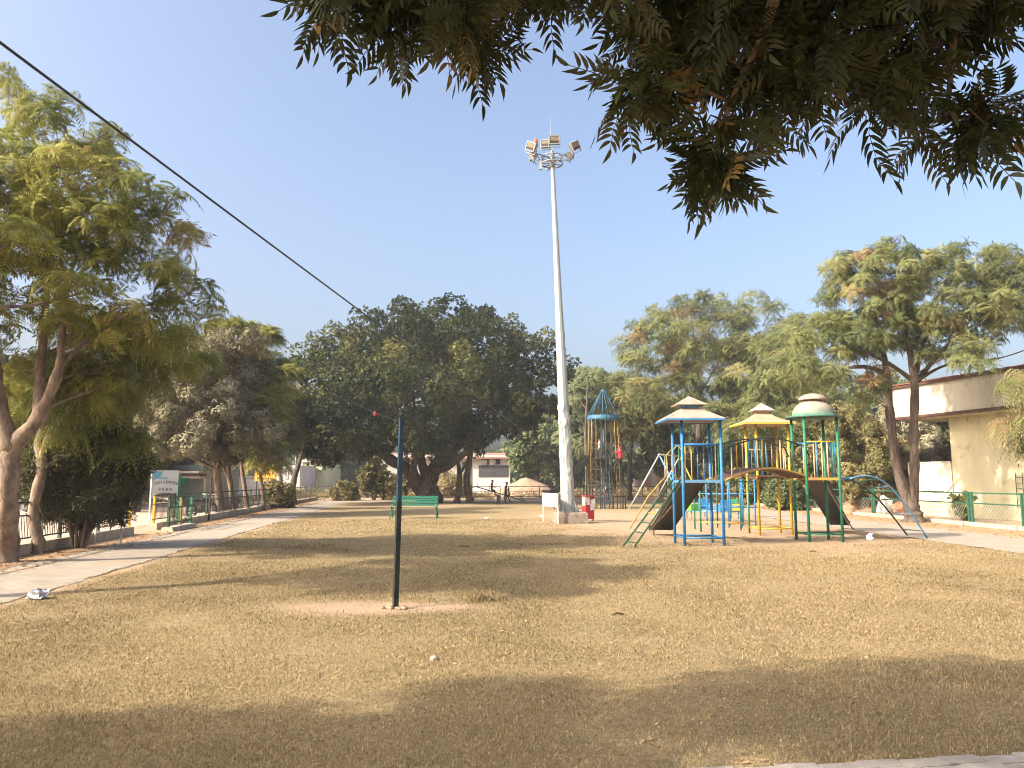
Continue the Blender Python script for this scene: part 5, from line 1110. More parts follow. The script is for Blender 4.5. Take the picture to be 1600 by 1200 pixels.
# spiral ladder inside
part('ladder', ROCKB, lambda mb: [mb.tube([o + Vector((x, -.5, .0)), o + Vector((x * .8, -.1, RD))], .025, 6) for x in (-.2, .3)] + [mb.tube([o + Vector((-.2, -.5 + .4 * i / 8, RD * i / 8)), o + Vector((.28, -.5 + .4 * i / 8, RD * i / 8))], .016, 5) for i in range(1, 8)])
part('deck_rail', STEEL_D, lambda mb: [mb.tube([o + Vector((1.0, q, RD)), o + Vector((1.0, q, RD + .75))], .02, 5) for q in (-.4, .4)] + [mb.tube([o + Vector((1.0, -.4, RD + .75)), o + Vector((1.0, .4, RD + .75))], .02, 5)])

# ------------------------------------------------------------------ seesaw
c = at(782, 780, 55); o = Vector((c.x, 55, 0)); SS = thing('seesaw', 'dark plank seesaw under the big tree, right end down', 'seesaw', o); PLAY = SS
eL, eR = at(741, 759.5, 55), at(820, 783, 55); cM = o + Vector((0, 0, .5))
eL = at(741, 759.5, 55.0); eR = at(820, 783, 55.0)
part('plank', STEEL_D, lambda mb: mb.bar(eL, eR, .22, .07))
zc = eL.lerp(eR, (o.x - eL.x) / (eR.x - eL.x)).z
for q in (-.16, .16): part('stand', mat('seesaw_post', (.06, .09, .09), (.1, .12, .12), .6, 5), lambda mb: mb.box(o + Vector((-.15, q, zc / 2 - .05)), (.24, .06, zc + .02)))
for t in (.06, .30, .70, .93):
    p = eL.lerp(eR, t); part('handle', STEEL_D, lambda mb: mb.tube([p + Vector((0, -.12, 0)), p + Vector((0, -.12, .28)), p + Vector((0, .12, .28)), p + Vector((0, .12, 0))], .016, 6))
SEESAW = (eL, eR)
PLAY = PLAY_

# ------------------------------------------------------------------ people
def person(name, label, J, h, shirt, trousers, hair_m=HAIR, sleeve=.5, cap=None):
    """J: joint positions in world space; one skinned surface, cloth by nearest bone"""
    k = h / 1.7; o = J['pelvis'].copy(); 
    V, Rr, Ed, Lb = [], [], [], []
    def vt(p, r): V.append(Vector(p) - o); Rr.append(r * k); return len(V) - 1
    def chain(start, pts, lab):
        a = start
        for p, r in pts:
            b_ = vt(p, r); Ed.append((a, b_)); Lb.append(lab); a = b_
        return a
    pel = vt(J['pelvis'], .125)
    ch = chain(pel, [(J['pelvis'].lerp(J['chest'], .5), .12), (J['chest'], .145)], 'shirt')
    nk = chain(ch, [(J['neck'], .06)], 'shirt'); up = (J['head'] - J['neck']).normalized(); fw = J['face'].normalized()
    hd = chain(nk, [(J['head'], .095), (J['head'] + up * .10 * k, .085)], 'skin'); chain(nk + 1, [(J['head'] + fw * .105 * k - up * .01 * k, .018)], 'skin')
    rt = fw.cross(up).normalized()
    for s in (-1, 1): chain(nk + 1, [(J['head'] + rt * s * .095 * k, .022)], 'skin')
    for s in 'lr':
        a = chain(ch, [(J['sh_' + s], .058), (J['sh_' + s].lerp(J['el_' + s], sleeve), .048)], 'shirt'); a = chain(a, [(J['el_' + s], .042), (J['wr_' + s], .028)], 'skin' if sleeve < 1 else 'shirt')
        dr = (J['wr_' + s] - J['el_' + s]).normalized(); sd = dr.cross(Vector((0, 0, 1))); sd = sd.normalized() if sd.length > .05 else Vector((1, 0, 0)); pm = dr.cross(sd).normalized()
        palm = chain(a, [(J['wr_' + s] + dr * .07 * k, .026)], 'skin')
        for f, ln in ((-.024, .06), (-.008, .072), (.008, .068), (.024, .055)): chain(palm, [(J['wr_' + s] + (dr * .095 + sd * f) * k, .010), (J['wr_' + s] + (dr * (.09 + ln * .8) + sd * f * 1.15 + pm * .03) * k, .0085)], 'skin')
        chain(a, [(J['wr_' + s] + (dr * .05 + sd * .04) * k, .011), (J['wr_' + s] + (dr * .085 + sd * .058 + pm * .01) * k, .009)], 'skin')
        hp = chain(pel, [(J['hip_' + s], .092), (J['kn_' + s], .062)], 'trousers'); an = chain(hp, [(J['kn_' + s].lerp(J['an_' + s], .35), .06), (J['an_' + s], .040)], 'trousers'); chain(an, [(J['toe_' + s], .036)], 'shoe')
    me = D.meshes.new('skeleton'); me.from_pydata([tuple(v) for v in V], Ed, []); ob = D.objects.new('skeleton', me); COL.objects.link(ob)
    md = ob.modifiers.new('skin', 'SKIN'); md.use_smooth_shade = True
    for i, sv_ in enumerate(me.skin_vertices[0].data): sv_.radius = (Rr[i], Rr[i]); sv_.use_root = i == 0
    sb = ob.modifiers.new('sub', 'SUBSURF'); sb.levels = sb.render_levels = 1
    bpy.context.view_layer.update(); m2 = D.meshes.new_from_object(ob.evaluated_get(bpy.context.evaluated_depsgraph_get())); D.objects.remove(ob); D.meshes.remove(me)
    for i in range(len(m2.materials)): m2.materials.pop(index=0)
    body = link(name, m2, [SKIN, shirt, trousers, STEEL_D]); body.location = o
    ix = {'skin': 0, 'shirt': 1, 'trousers': 2, 'shoe': 3}
    for f in m2.polygons:
        best, bl = 1e9, 'skin'
        for (a, b_), l in zip(Ed, Lb):
            A_, B_ = V[a], V[b_]; ab = B_ - A_; t = max(0, min(1, (f.center - A_).dot(ab) / max(1e-9, ab.length_squared))); q = (f.center - A_ - ab * t).length - (Rr[a] * (1 - t) + Rr[b_] * t)
            if q < best: best, bl = q, l
        f.material_index = ix[bl]; f.use_smooth = True
    tag(body, label, 'person')
    hc = J['head'] - o + up * .045 * k - fw * .018 * k; mb = MB(); q = up.to_track_quat('Z', 'Y').to_matrix()
    vs = []; n = 12
    for i in range(5):
        th = math.pi * .56 * i / 4
        for j in range(n): a = 2 * math.pi * j / n; vs.append(hc + q @ (Vector((math.sin(th) * math.cos(a), math.sin(th) * math.sin(a), math.cos(th))) * .112 * k))
    mb.add(vs, [(i * n + j, i * n + (j + 1) % n, (i + 1) * n + (j + 1) % n, (i + 1) * n + j) for i in range(4) for j in range(n)], True); mb.build('hood' if cap else 'hair', cap or hair_m, body)
    mb = MB()
    for s in (-1, 1): mb.sphere(J['head'] - o + fw * .088 * k + rt * s * .034 * k + up * .012 * k, .010 * k, 6)
    mb.build('eyes', HAIR, body)
    return body
def joints(base, h, fw, pose):
    """a standing figure facing fw with its soles at base; pose overrides joints in (forward, right, up) units of body height"""
    fw = Vector(fw).normalized(); rt = Vector((fw.y, -fw.x, 0)).normalized(); W = lambda f, r_, u: Vector(base) + (fw * f + rt * r_ + Vector((0, 0, u))) * h
    d0 = dict(pelvis=(0, 0, .53), chest=(0, 0, .72), neck=(0, 0, .83), head=(.01, 0, .915), face=fw)
    for s, g in (('l', -1), ('r', 1)):
        d0.update({'sh_' + s: (0, g * .105, .80), 'el_' + s: (-.01, g * .135, .635), 'wr_' + s: (.05, g * .135, .49), 'hip_' + s: (0, g * .055, .50), 'kn_' + s: (.012, g * .06, .285), 'an_' + s: (0, g * .06, .045), 'toe_' + s: (.085, g * .065, .02)})
    d0.update(pose); return {k: (v if k == 'face' else W(*v)) for k, v in d0.items()}
DARKR = mat('maroon_cloth', (.10, .022, .022), None, .8); DARKG = mat('dark_olive_cloth', (.03, .035, .025), None, .8); BLK = mat('black_cloth', (.012, .012, .014), None, .8); REDC = mat('red_cloth', (.55, .025, .045), None, .75); PALEC = mat('pale_cloth', (.45, .38, .36), None, .8); BLUC = mat('navy_cloth', (.03, .04, .09), None, .8); WHC = mat('white_cloth', (.72, .70, .66), None, .8)
eL, eR = SEESAW; u = (eR - eL).normalized(); SIT = dict(pelvis=(0, 0, .06), chest=(.01, 0, .25), neck=(.02, 0, .36), head=(.035, 0, .445), hip_l=(0, -.06, .05), hip_r=(0, .06, .05), kn_l=(.16, -.10, .0), kn_r=(.16, .10, .0), an_l=(.17, -.11, -.22), an_r=(.17, .11, -.22), toe_l=(.25, -.115, -.24), toe_r=(.25, .115, -.24),
      sh_l=(.0, -.10, .33), sh_r=(.0, .10, .33), el_l=(.07, -.125, .20), el_r=(.07, .125, .20), wr_l=(.17, -.07, .16), wr_r=(.17, .07, .16))
p = eL.lerp(eR, .345); person('person', 'child in a maroon top sitting on the raised left side of the seesaw', joints(p + Vector((0, 0, .04)), 1.42, (1, 0, 0), SIT), 1.42, DARKR, BLK)
p = eL.lerp(eR, .69); person('person', 'small child in a pale top sitting on the lower side of the seesaw', joints(p + Vector((0, 0, .04)), 1.15, (-1, 0, 0), SIT), 1.15, PALEC, BLK)
g0 = G(790, 786); person('person', 'standing child in dark clothes stepping over the seesaw plank', joints((g0.x, 54.75, 0), 1.5, (1, .15, 0), dict(kn_r=(.12, .07, .30), an_r=(.20, .07, .10), toe_r=(.28, .07, .06), kn_l=(-.02, -.06, .285), chest=(.03, 0, .72), neck=(.05, 0, .83), head=(.06, 0, .915), el_r=(.06, .14, .64), wr_r=(.14, .11, .53))), 1.5, DARKG, BLK)
q0 = Vector(((968 - 800) * 43.6 / FPX, 43.55, 2.02))
person('person', 'child in a bright red hooded top climbing on the outside of the rocket cage', joints(q0, 1.5, (-.55, .85, 0), dict(kn_l=(.10, -.16, .27), an_l=(.02, -.26, .04), toe_l=(.10, -.27, .02), kn_r=(.05, .07, .28), el_l=(.10, -.15, .72), wr_l=(.20, -.10, .80), el_r=(.10, .15, .74), wr_r=(.20, .09, .83), chest=(-.02, 0, .71), neck=(-.01, 0, .81), head=(.02, 0, .885))), 1.5, REDC, BLK, sleeve=1, cap=REDC)
q1 = Vector(((936 - 800) * 44.5 / FPX, 44.3, RD))
person('person', 'child in white top standing on the rocket climber deck', joints(q1, 1.15, (-1, -.2, 0), dict(el_l=(.08, -.13, .66), wr_l=(.2, -.08, .70))), 1.15, WHC, BLUC)
# ------------------------------------------------------------------ cream building at the right
px_, yPar = 17.1, 36.0; WX = px_ + .9; o = Vector((px_, yPar, 0))
T = thing('cream_building', 'single-storey cream building with brown-edged parapet at the right', 'building', (17.8, 36, 0), R(15.7))
along = lambda px: (36.243 * ((px - 800) / FPX) - 18.667) / (.27 + .963 * (px - 800) / FPX)
yA, yLow = yPar - along(1484), yPar - along(1418) + .1
zP1, zP0, zL = hz(609, 36), hz(655, 36), hz(724, 36.2)
def bpart(name, m, fn, parent=None): mb = MB(o); fn(mb); return mb.build(name, m, parent or T)
bpart('wall', CREAM, lambda mb: [mb.box((WX + .12, (yA + 12) / 2, 2.2), (.24, yA - 12, 4.4)), mb.box((WX + 4, yA - .12, 2.2), (7.7, .24, 4.4))])
bpart('low_wall', CREAM_L, lambda mb: [mb.box((WX + .09, (yA + yLow) / 2 + .02, zL / 2), (.20, yLow - yA - .04, zL)), mb.box((WX + 2, yLow - .1, zL / 2), (3.8, .2, zL))])
bpart('low_wall_coping', CREAM_L, lambda mb: mb.box((WX + .09, (yA + yLow) / 2 + .02, zL + .02), (.26, yLow - yA - .06, .05)))
px_ = WX - .9
bpart('parapet', CREAM_L, lambda mb: [mb.box((px_ + .08, (yPar + 10) / 2, (zP0 + zP1) / 2), (.16, yPar - 10, zP1 - zP0)), mb.box((px_ + 4.2, yPar - .08, (zP0 + zP1) / 2), (8.0, .16, zP1 - zP0))])
bpart('roof_slab', CREAM, lambda mb: mb.box((px_ + 4.4, (yPar + 10) / 2 - .1, zP0 - .02), (8.4, yPar - 10.3, .16)))
bpart('drip_edge', BROWN, lambda mb: [mb.box((px_ - .02, (yPar + 10) / 2, zP0 - .01), (.12, yPar - 9.9, .12)), mb.box((px_ + 4.2, yPar + .02, zP0 - .01), (8.3, .12, .12))])
bpart('coping', BROWN, lambda mb: [mb.box((px_ + .06, (yPar + 10) / 2, zP1 + .06), (.38, yPar - 9.8, .12)), mb.box((px_ + 4.2, yPar - .08, zP1 + .063), (8.0, .38, .12))])
rg = random.Random(4)
bpart('coping_tiles', mat('brown_tile', (.16, .06, .04), (.25, .11, .07), .7, 5), lambda mb: [mb.box((px_ + .02, y, zP1 + .14), (.42, .17, .045), (0, rg.uniform(-.05, .05), 0)) for y in np.arange(10.2, yPar, .19)])
yW = yPar - along(1588); wz = hz(680, 30.8)
wf = bpart('window', BROWN, lambda mb: [mb.box((WX - .01, yW - .75 + q, wz - .1), (.06, .07, 1.3)) for q in (-.75, 0, .75)] + [mb.box((WX - .012, yW - .75, wz - .1 + q), (.055, 1.5, .07)) for q in (-.65, 0, .65)])
bpart('pane', GLASSD, lambda mb: mb.box((WX - .006, yW - .75, wz - .1), (.03, 1.44, 1.24)), wf)
bpart('grille', STEEL_D, lambda mb: [mb.tube([(WX - .05, yW - 1.4 + i * .13, wz - .72), (WX - .05, yW - 1.4 + i * .13, wz + .5)], .007, 5) for i in range(11)], wf)
bpart('sill', CREAM_L, lambda mb: mb.box((WX - .06, yW - .75, wz - .79), (.22, 1.7, .06)), wf)
bpart('drain_spout', GREYPIPE, lambda mb: mb.tube([(px_ - .02, yA - 5, zP0 + .02), (px_ - .28, yA - 5, zP0 - .02)], .045, 8))
bpart('tap', STEEL_D, lambda mb: [mb.tube([(WX - .04, yA + .9, 1.10), (WX - .16, yA + .9, 1.10), (WX - .16, yA + .9, .98)], .018, 6), mb.tube([(WX - .03, yA + 1.7, 1.1), (WX - .03, yA + .5, 1.1)], .02, 6)])
yq = yPar - along(1584)
bpart('wall_ladder', STEEL_D, lambda mb: [mb.tube([(WX - .1, yq - q, .5), (WX - .1, yq - q, 1.9)], .015, 5) for q in (0, .3)] + [mb.tube([(WX - .1, yq, .6 + .22 * i), (WX - .1, yq - .3, .6 + .22 * i)], .011, 5) for i in range(6)])
bpart('red_pipe', mat('orange_pipe', (.5, .12, .05)), lambda mb: mb.tube([(WX - .16, yq - .5, .4), (WX - .16, yq - .5, 2.0)], .04, 8))

# ------------------------------------------------------------------ far buildings
def blk(name, lab, cat, x0, x1, ztop, Y, m, dp=6, extra=None, group='buildings beyond the far fence', y0=None):
    a, b = at(x0, 700, Y), at(x1, 700, Y); o = Vector(((a.x + b.x) / 2, Y, 0)); T = thing(name, lab, cat, o, 0, group); w_ = b.x - a.x; h = hz(ztop, Y)
    def bp_(n, m, fn, parent=None): mb = MB(o); fn(mb); return mb.build(n, m, parent or T)
    bp_('wall', m, lambda mb: mb.box((o.x, Y + dp / 2, h / 2), (w_, dp, h)))
    X = lambda px: at(px, 700, Y).x; Zz = lambda py: hz(py, Y)
    if extra: extra(bp_, X, Zz, Y, o)
    return T
GREYW = mat('grey_wall', (.36, .34, .32), (.46, .43, .40), .9, .8); WHW = mat('whitewash', (.44, .42, .38), (.52, .49, .45), .9, .7, .1); PINKW = mat('pink_wall', (.50, .34, .28), (.58, .42, .35), .9, .8)
def win(bp_, X, Zz, Y, x0, x1, y0, y1, m=None, fm=None):
    cx, cz = (X(x0) + X(x1)) / 2, (Zz(y0) + Zz(y1)) / 2; w_, h = X(x1) - X(x0), Zz(y0) - Zz(y1)
    f = bp_('window', fm or STEEL_D, lambda mb: [mb.box((cx, Y - .03, cz + q * h / 2), (w_ + .1, .10, .10)) for q in (-1, 1)] + [mb.box((cx + q * w_ / 2, Y - .03, cz), (.1, .09, h)) for q in (-1, 0, 1)])
    bp_('pane', m or GLASSD, lambda mb: mb.box((cx, Y - .005, cz), (w_ - .06, .04, h - .06)), f)
def shed(bp_, X, Zz, Y, o):
    bp_('opening', mat('dark_interior', (.035, .037, .04), (.06, .06, .065), .8, 1), lambda mb: mb.box(((X(748) + X(794)) / 2, Y - .03, (Zz(727) + Zz(745)) / 2), (X(794) - X(748), .10, Zz(727) - Zz(745))))
    bp_('doorway', mat('grey_door', (.10, .10, .11), None, .7), lambda mb: mb.box(((X(722) + X(737)) / 2, Y - .03, (Zz(722) + 0) / 2), (X(737) - X(722), .09, Zz(722))))
    bp_('roof', mat('rusty_roof', (.20, .10, .07), (.30, .17, .12), .8, 2), lambda mb: mb.box((o.x, Y + 2.8, Zz(712) + .1), (X(800) - X(596), 7.2, .14), (R(6), 0, 0)))
    w_ = bp_('window', WHW, lambda mb: [mb.box((X(px), Y - .04, Zz(722)), (.9, .08, .6)) for px in (758, 768)])
    win(bp_, X, Zz, Y, 753, 762, 718, 725); win(bp_, X, Zz, Y, 772, 781, 718, 725)
    bp_('corrugation', WHW, lambda mb: [mb.box((X(px), Y - .03, Zz(735)), (.06, .05, Zz(712) - Zz(758))) for px in np.arange(598, 720, 3.2)])
blk('long_white_shed', 'long white building with dark opening behind the big tree', 'building', 596, 797, 711, 84, WHW, 7, shed)
def yellow_house(bp_, X, Zz, Y, o):
    bp_('balcony', mat('pale_yellow_wall', (.55, .48, .25), (.62, .55, .32), .9, 1), lambda mb: mb.box(((X(476) + X(506)) / 2, Y - .4, Zz(729)), (X(506) - X(476), .9, Zz(724) - Zz(735))))
    bp_('roof_slab', BROWN, lambda mb: mb.box(((X(475) + X(508)) / 2, Y - .5, Zz(724) + .05), (X(508) - X(475), 1.3, .14)))
    win(bp_, X, Zz, Y, 479, 496, 736, 747, mat('ochre_curtain', (.50, .33, .14), None, .8), BROWN)  # window pane in one even ochre colour, brown frame
    bp_('stair_head', mat('grey_brown_wall', (.25, .20, .18), (.3, .25, .22), .9, 1), lambda mb: mb.box((X(483), Y + 1.5, (Zz(706) + Zz(724)) / 2), (X(487) - X(479), 2, Zz(706) - Zz(724))))
blk('yellow_house', 'small pale yellow house with brown roof edge, far left', 'building', 476, 512, 724.5, 100, mat('pale_yellow_wall', (.5, .5, .3)), 8, yellow_house)
blk('white_house', 'tall white house behind the yellow one, far left', 'building', 462, 522, 702, 118, mat('bright_whitewash', (.66, .66, .67), (.74, .74, .75), .9, .6), 9, lambda bp_, X, Zz, Y, o: [win(bp_, X, Zz, Y, 488 + 12 * i, 494 + 12 * i, 712, 721) for i in range(2)])
blk('grey_house', 'grey house with tall narrow windows, far left behind the forked tree', 'building', 418, 470, 727, 92, GREYW, 8, lambda bp_, X, Zz, Y, o: [win(bp_, X, Zz, Y, 438 + 9 * i, 442 + 9 * i, 735, 748, WHW, GREYW) for i in range(2)])
blk('pink_building', 'pale pink building behind the swing and rocket climber', 'building', 996, 1064, 706, 96, PINKW, 8, lambda bp_, X, Zz, Y, o: [bp_('pillar', WHW, lambda mb: mb.box((X(px), Y - .15, Zz(706) / 2), (.7, .3, Zz(706)))) for px in (1000, 1020, 1046)] + [win(bp_, X, Zz, Y, 1026, 1036, 716, 728)])
blk('white_building', 'white building glimpsed behind the climbing frame bridge', 'building', 1128, 1150, 712, 72, WHW, 6, lambda bp_, X, Zz, Y, o: [bp_('roof_slab', GREYW, lambda mb: mb.box((o.x, Y + 2.8, Zz(712) + .08), (X(1151) - X(1127), 6.6, .16))), win(bp_, X, Zz, Y, 1135, 1141, 722, 734)])
# shop across the road with striped eave
def shop(bp_, X, Zz, Y, o):
    bp_('shutter', mat('grey_green_shutter', (.12, .15, .14), (.18, .20, .19), .7, 1), lambda mb: [mb.box((X(px), Y - .05, 1.2), (.14, .10, 2.4)) for px in np.arange(277, 320, 3.4)])
    for i, (z0, m) in enumerate(((738, GREYW), (742, BROWN), (746, GREYW))): bp_('eave_band', m, lambda mb: mb.box((o.x, Y - .5 + .12 * i, Zz(z0)), (X(324) - X(272), .9, Zz(738) - Zz(742) - .02)))
    bp_('step', CREAM_L, lambda mb: mb.box((o.x, Y - .9, .12), (X(324) - X(272), 1.4, .24)))
blk('roadside_shop', 'shop with dark shutters and striped eave across the road', 'shop', 272, 324, 736, 41, GREYW, 5, shop, 'buildings across the road')
blk('grey_compound', 'long grey compound wall across the road behind the leaning trunks', 'wall', 330, 420, 746, 62, GREYW, .4, lambda bp_, X, Zz, Y, o: bp_('coping', WHW, lambda mb: mb.box((o.x, Y + .2, Zz(746) + .05), (X(420) - X(330), .55, .1))), 'buildings across the road')
blk('grey_house', 'dark grey house wall across the road, behind the slender trunk', 'building', 40, 120, 700, 40, mat('dark_grey_wall', (.15, .15, .15), (.2, .2, .2), .9, 1), 6, lambda bp_, X, Zz, Y, o: [bp_('roof_slab', CONC, lambda mb: mb.box((o.x, Y + 2.6, Zz(700) + .1), (X(121) - X(39), 6.4, .2))), win(bp_, X, Zz, Y, 70, 86, 722, 740)], 'buildings across the road')
# yellow hoarding on poles
o = Vector((at(414, 740, 60).x, 60, 0)); T = thing('hoarding', 'yellow lettered hoarding across the road on two poles', 'sign', o); x0, x1 = at(398, 745, 60).x, at(432, 745, 60).x; z0, z1 = hz(752, 60), hz(733, 60)
mb = MB(o); mb.box(((x0 + x1) / 2, 60, (z0 + z1) / 2), (x1 - x0, .06, z1 - z0)); hb = mb.build('board', mat('hoarding_yellow', (.55, .32, .04), (.62, .38, .07), .6, 1.5), T)
mb = MB(o); rg = random.Random(31)
for row in range(2):
    x = x0 + .2
    while x < x1 - .25: w_ = rg.uniform(.10, .2); mb.box((x + w_ / 2, 59.96, z1 - .32 - .38 * row + rg.uniform(-.05, .05)), (w_, .02, .05)); mb.box((x + w_ * .4, 59.958, z1 - .36 - .38 * row), (.05, .02, .2)); x += w_ + .06
mb.build('lettering', mat('hoarding_brown', (.22, .10, .02)), hb)
for x in (x0 + .15, x1 - .15): mb = MB(o); mb.box((x, 60.08, z1 / 2), (.09, .09, z1)); mb.build('pole', STEEL_D, T)
o = Vector((at(340, 756, 47).x, 47, 0)); T = thing('blue_board', 'faded blue board standing across the road behind the stubby trunk', 'sign', o)
mb = MB(o); mb.box((o.x, 47, hz(757, 47)), (1.5, .05, .42)); mb.build('board', mat('faded_blue', (.05, .12, .26), (.12, .2, .34), .6, 3), T)
for q in (-.6, .6): mb = MB(o); mb.box((o.x + q, 47.05, .6), (.06, .05, 1.2)); mb.build('post', STEEL_D, T)
# blue tall sign post by the fence
o = Vector((at(327, 800, 31).x, 31, 0)); T = thing('sign_post', 'thin dark post standing at the fence, left of the stubby trunk', 'post', o); mb = MB(o); mb.box((o.x, 31, hz(749, 31) / 2), (.07, .07, hz(749, 31))); mb.build('pole', STEEL_D, T); mb = MB(o); mb.box((o.x, 31, hz(749, 31) + .02), (.10, .10, .04)); mb.build('cap', STEEL_D, T)

# motorcycle by the shop
def motorcycle(c, rz, lab):
    T = thing('motorcycle', lab, 'motorcycle', c, rz); B = mat('black_gloss', (.012, .013, .016), None, .3)
    for x in (-.62, .62):
        mb = MB(); mb.tube([(x + .27 * math.cos(a), 0, .30 + .27 * math.sin(a)) for a in [2 * math.pi * i / 20 for i in range(21)]], .045, 8, False); wl_ = mb.build('wheel', BLK, T)
        mb = MB(); [mb.tube([(x, 0, .3), (x + .24 * math.cos(a), 0, .3 + .24 * math.sin(a))], .008, 5) for a in [2 * math.pi * i / 10 for i in range(10)]]; mb.tube([(x, -.06, .3), (x, .06, .3)], .04, 8); mb.build('spokes', GREYPIPE, wl_)
    mb = MB(); mb.tube([(-.62, 0, .3), (-.1, 0, .38), (.2, 0, .55), (.42, 0, .85)], [.03, .05, .05, .035], 8); mb.box((.0, 0, .38), (.42, .22, .30)); mb.tube([(-.15, .13, .3), (-.7, .14, .3)], .04, 8); mb.build('engine_frame', STEEL_D, T)
    mb = MB(); mb.sphere((.2, 0, .72), .2, 12, (1.3, .75, .72)); mb.build('tank', mat('blue_gloss', (.015, .03, .09), None, .3), T)
    mb = MB(); mb.sphere((-.3, 0, .72), .2, 12, (1.9, .75, .4)); mb.build('saddle', B, T)
    mb = MB(); mb.tube([(.62, 0, .3), (.45, 0, .9)], .03, 6); mb.tube([(.34, -.34, 1.0), (.45, -.12, .98), (.45, .12, .98), (.34, .34, 1.0)], .018, 6); mb.build('fork', GREYPIPE, T)
    mb = MB(); mb.sphere((.54, 0, .84), .09, 10, (.8, 1, 1)); mb.build('headlight', WHITE, T)
    mb = MB(); mb.tube([(.0, .1, .15), (.05, .3, .0)], .015, 5); mb.build('stand', STEEL_D, T); return T
motorcycle(Vector((at(317, 775, 33.5).x, 33.5, 0)), R(70), 'dark motorcycle parked across the road before the shop shutters')
motorcycle(Vector((at(372, 775, 47).x, 47, 0)), R(20), 'small dark motorcycle parked farther up the road between the trunks')

# soil mounds and rubble
def mound(name, lab, cat, c, rad, m, seed, n=22, rough=.25):
    rg_ = rs_(seed); V = []; 
    for i in range(9):
        q = i / 8
        for j in range(n):
            a = 2 * math.pi * j / n; z = rad[2] * (1 - q ** 1.6) * (1 + rough * (fbm(np.array([q * 3 * math.cos(a) + seed]), np.array([q * 3 * math.sin(a) + 5]))[0] - .5) * 2)
            V.append((rad[0] * q * math.cos(a) * (1 + .1 * math.sin(3 * a + seed)), rad[1] * q * math.sin(a), max(-.04, z - .04 * (i == 8))))
    mb = MB(); mb.add(V, [(i * n + j, (i + 1) * n + j, (i + 1) * n + (j + 1) % n, i * n + (j + 1) % n) for i in range(8) for j in range(n)], True); ob = mb.build(name, m); ob.location = c; return tag(ob, lab, cat)
MUD = mat('soil_heap', (.27, .18, .12), (.38, .27, .18), .95, 2.5, .8, 12)
c = at(822, 765, 71); mound('soil_mound', 'rounded heap of soil behind the far fence, right of the seesaw', 'mound', (c.x, 71, 0), (3.4, 2.2, hz(748, 71)), MUD, 3)
c = at(1322, 790, 37); mound('soil_mound', 'heap of brown soil behind the right fence under the arch climber', 'mound', (17.3, 38, 0), (1.6, 2.6, .85), mat('red_soil', (.24, .13, .08), (.36, .22, .14), .95, 2.5, .8, 12), 9)
# earth bank of dry growth beyond the far fence
r = rs_(72); n = 2600; x = r.uniform(-27, 26, n); q = fbm(x * .35, x * 0 + 2.); p = np.stack([x, r.uniform(68.5, 75, n), r.rand(n) ** 1.6 * (.25 + 1.1 * np.clip(q - .3, 0, 1))], 1)
Vv, Ff, Tt = scatter(T_NARROW, p, r.normal(0, .35, p.shape) + [0, 0, 1], r.uniform(1.6, 3.4, n), np.clip(r.normal(.82, .15, n), 0, 1), r)
tag(npmesh('dry_growth', Vv, Ff, Tt, L_BUSH), kind='stuff')
# plastic bags and other litter, each its own
def crumple(name, lab, cat, c, size, m, seed, squash=(1, .8, .55), n=10, jit=.7, m2=None):
    rg_ = random.Random(seed); mb = MB(); mb.sphere((0, 0, 0), size, n, squash, jit, rg_); 
    if m2:
        mb.m = 1; mb.add([(size * .5, -size * .3, -size * .3), (size * 1.2, -size * .2, -size * .2), (size * 1.3, size * .1, size * .75), (size * .8, 0, size * .3)], [(0, 1, 2, 3)]); mb.add([(-size * 1.3, -size * .6, -size * .38), (size * .8, -size * .9, -size * .40), (size * .9, -size * .5, -size * .1), (-size * .8, -size * .3, -size * .05)], [(0, 1, 2, 3)])
    ob = mb.build(name, [m, m2] if m2 else m)
    for p_ in ob.data.polygons: p_.use_smooth = False
    ob.location = Vector(c) + Vector((0, 0, size * squash[2] * .7)); return tag(ob, lab, cat)
SILV = mat('silver_film', (.20, .21, .25), (.42, .43, .46), .35, 12, metal=.5); WPL = mat('white_plastic', (.75, .75, .75), None, .4)
b = G(60, 934, .03); crumple('plastic_bag', 'crumpled silver and white plastic bag on the left path edge', 'litter', b, .105, SILV, 3, (1.15, .8, .62), 11, .8, WPL)
b = G(1360, 843, .02); crumple('plastic_bag', 'small white plastic scrap on the lawn under the arch climber', 'litter', b, .10, WPL, 5, (.9, .6, .9), 8, .9)
b = Vector((17.0, 35.6, .1)); crumple('plastic_bag', 'big white plastic sack behind the right fence post', 'litter', b, .42, WPL, 7, (.9, .7, 1.1), 10, .7)
b = Vector((17.3, 34.8, .25)); crumple('cardboard_scrap', 'orange red scrap beside the white sack behind the fence', 'litter', b, .34, mat('orange_scrap', (.55, .14, .06), (.6, .25, .15), .7, 5), 8, (1, .5, .6), 8, .8)
b = G(677, 1032, .01); crumple('stone', 'small pale stone on the dry lawn near the shade edge', 'stone', b, .03, mat('pale_stone', (.42, .30, .21), (.55, .42, .32), .9, 12), 2, (1.2, .9, .8), 8, .4)
for i, (px, py, L_, a, lab) in enumerate(((725, 855, .26, .1, 'short dark stick lying in the shaded lawn behind the post'), (967, 962, .15, .2, 'short dark twig on the sunny lawn right of the post'), (1271, 863, .16, .0, 'curled brown leaf on the lawn before the green tower'))):
    b = G(px, py, .02); mb = MB(); mb.tube([(-L_ / 2, 0, .012), (-.1 * L_, .02, .03), (L_ * .2, .0, .02), (L_ / 2, .03, .012)], [.008, .014, .013, .006], 6); ob = mb.build('stick' if i < 2 else 'fallen_leaf', RUST); ob.location = b; ob.rotation_euler = (0, 0, a); tag(ob, lab, 'stick' if i < 2 else 'leaf')
gl = 'white paper scraps on the far lawn'
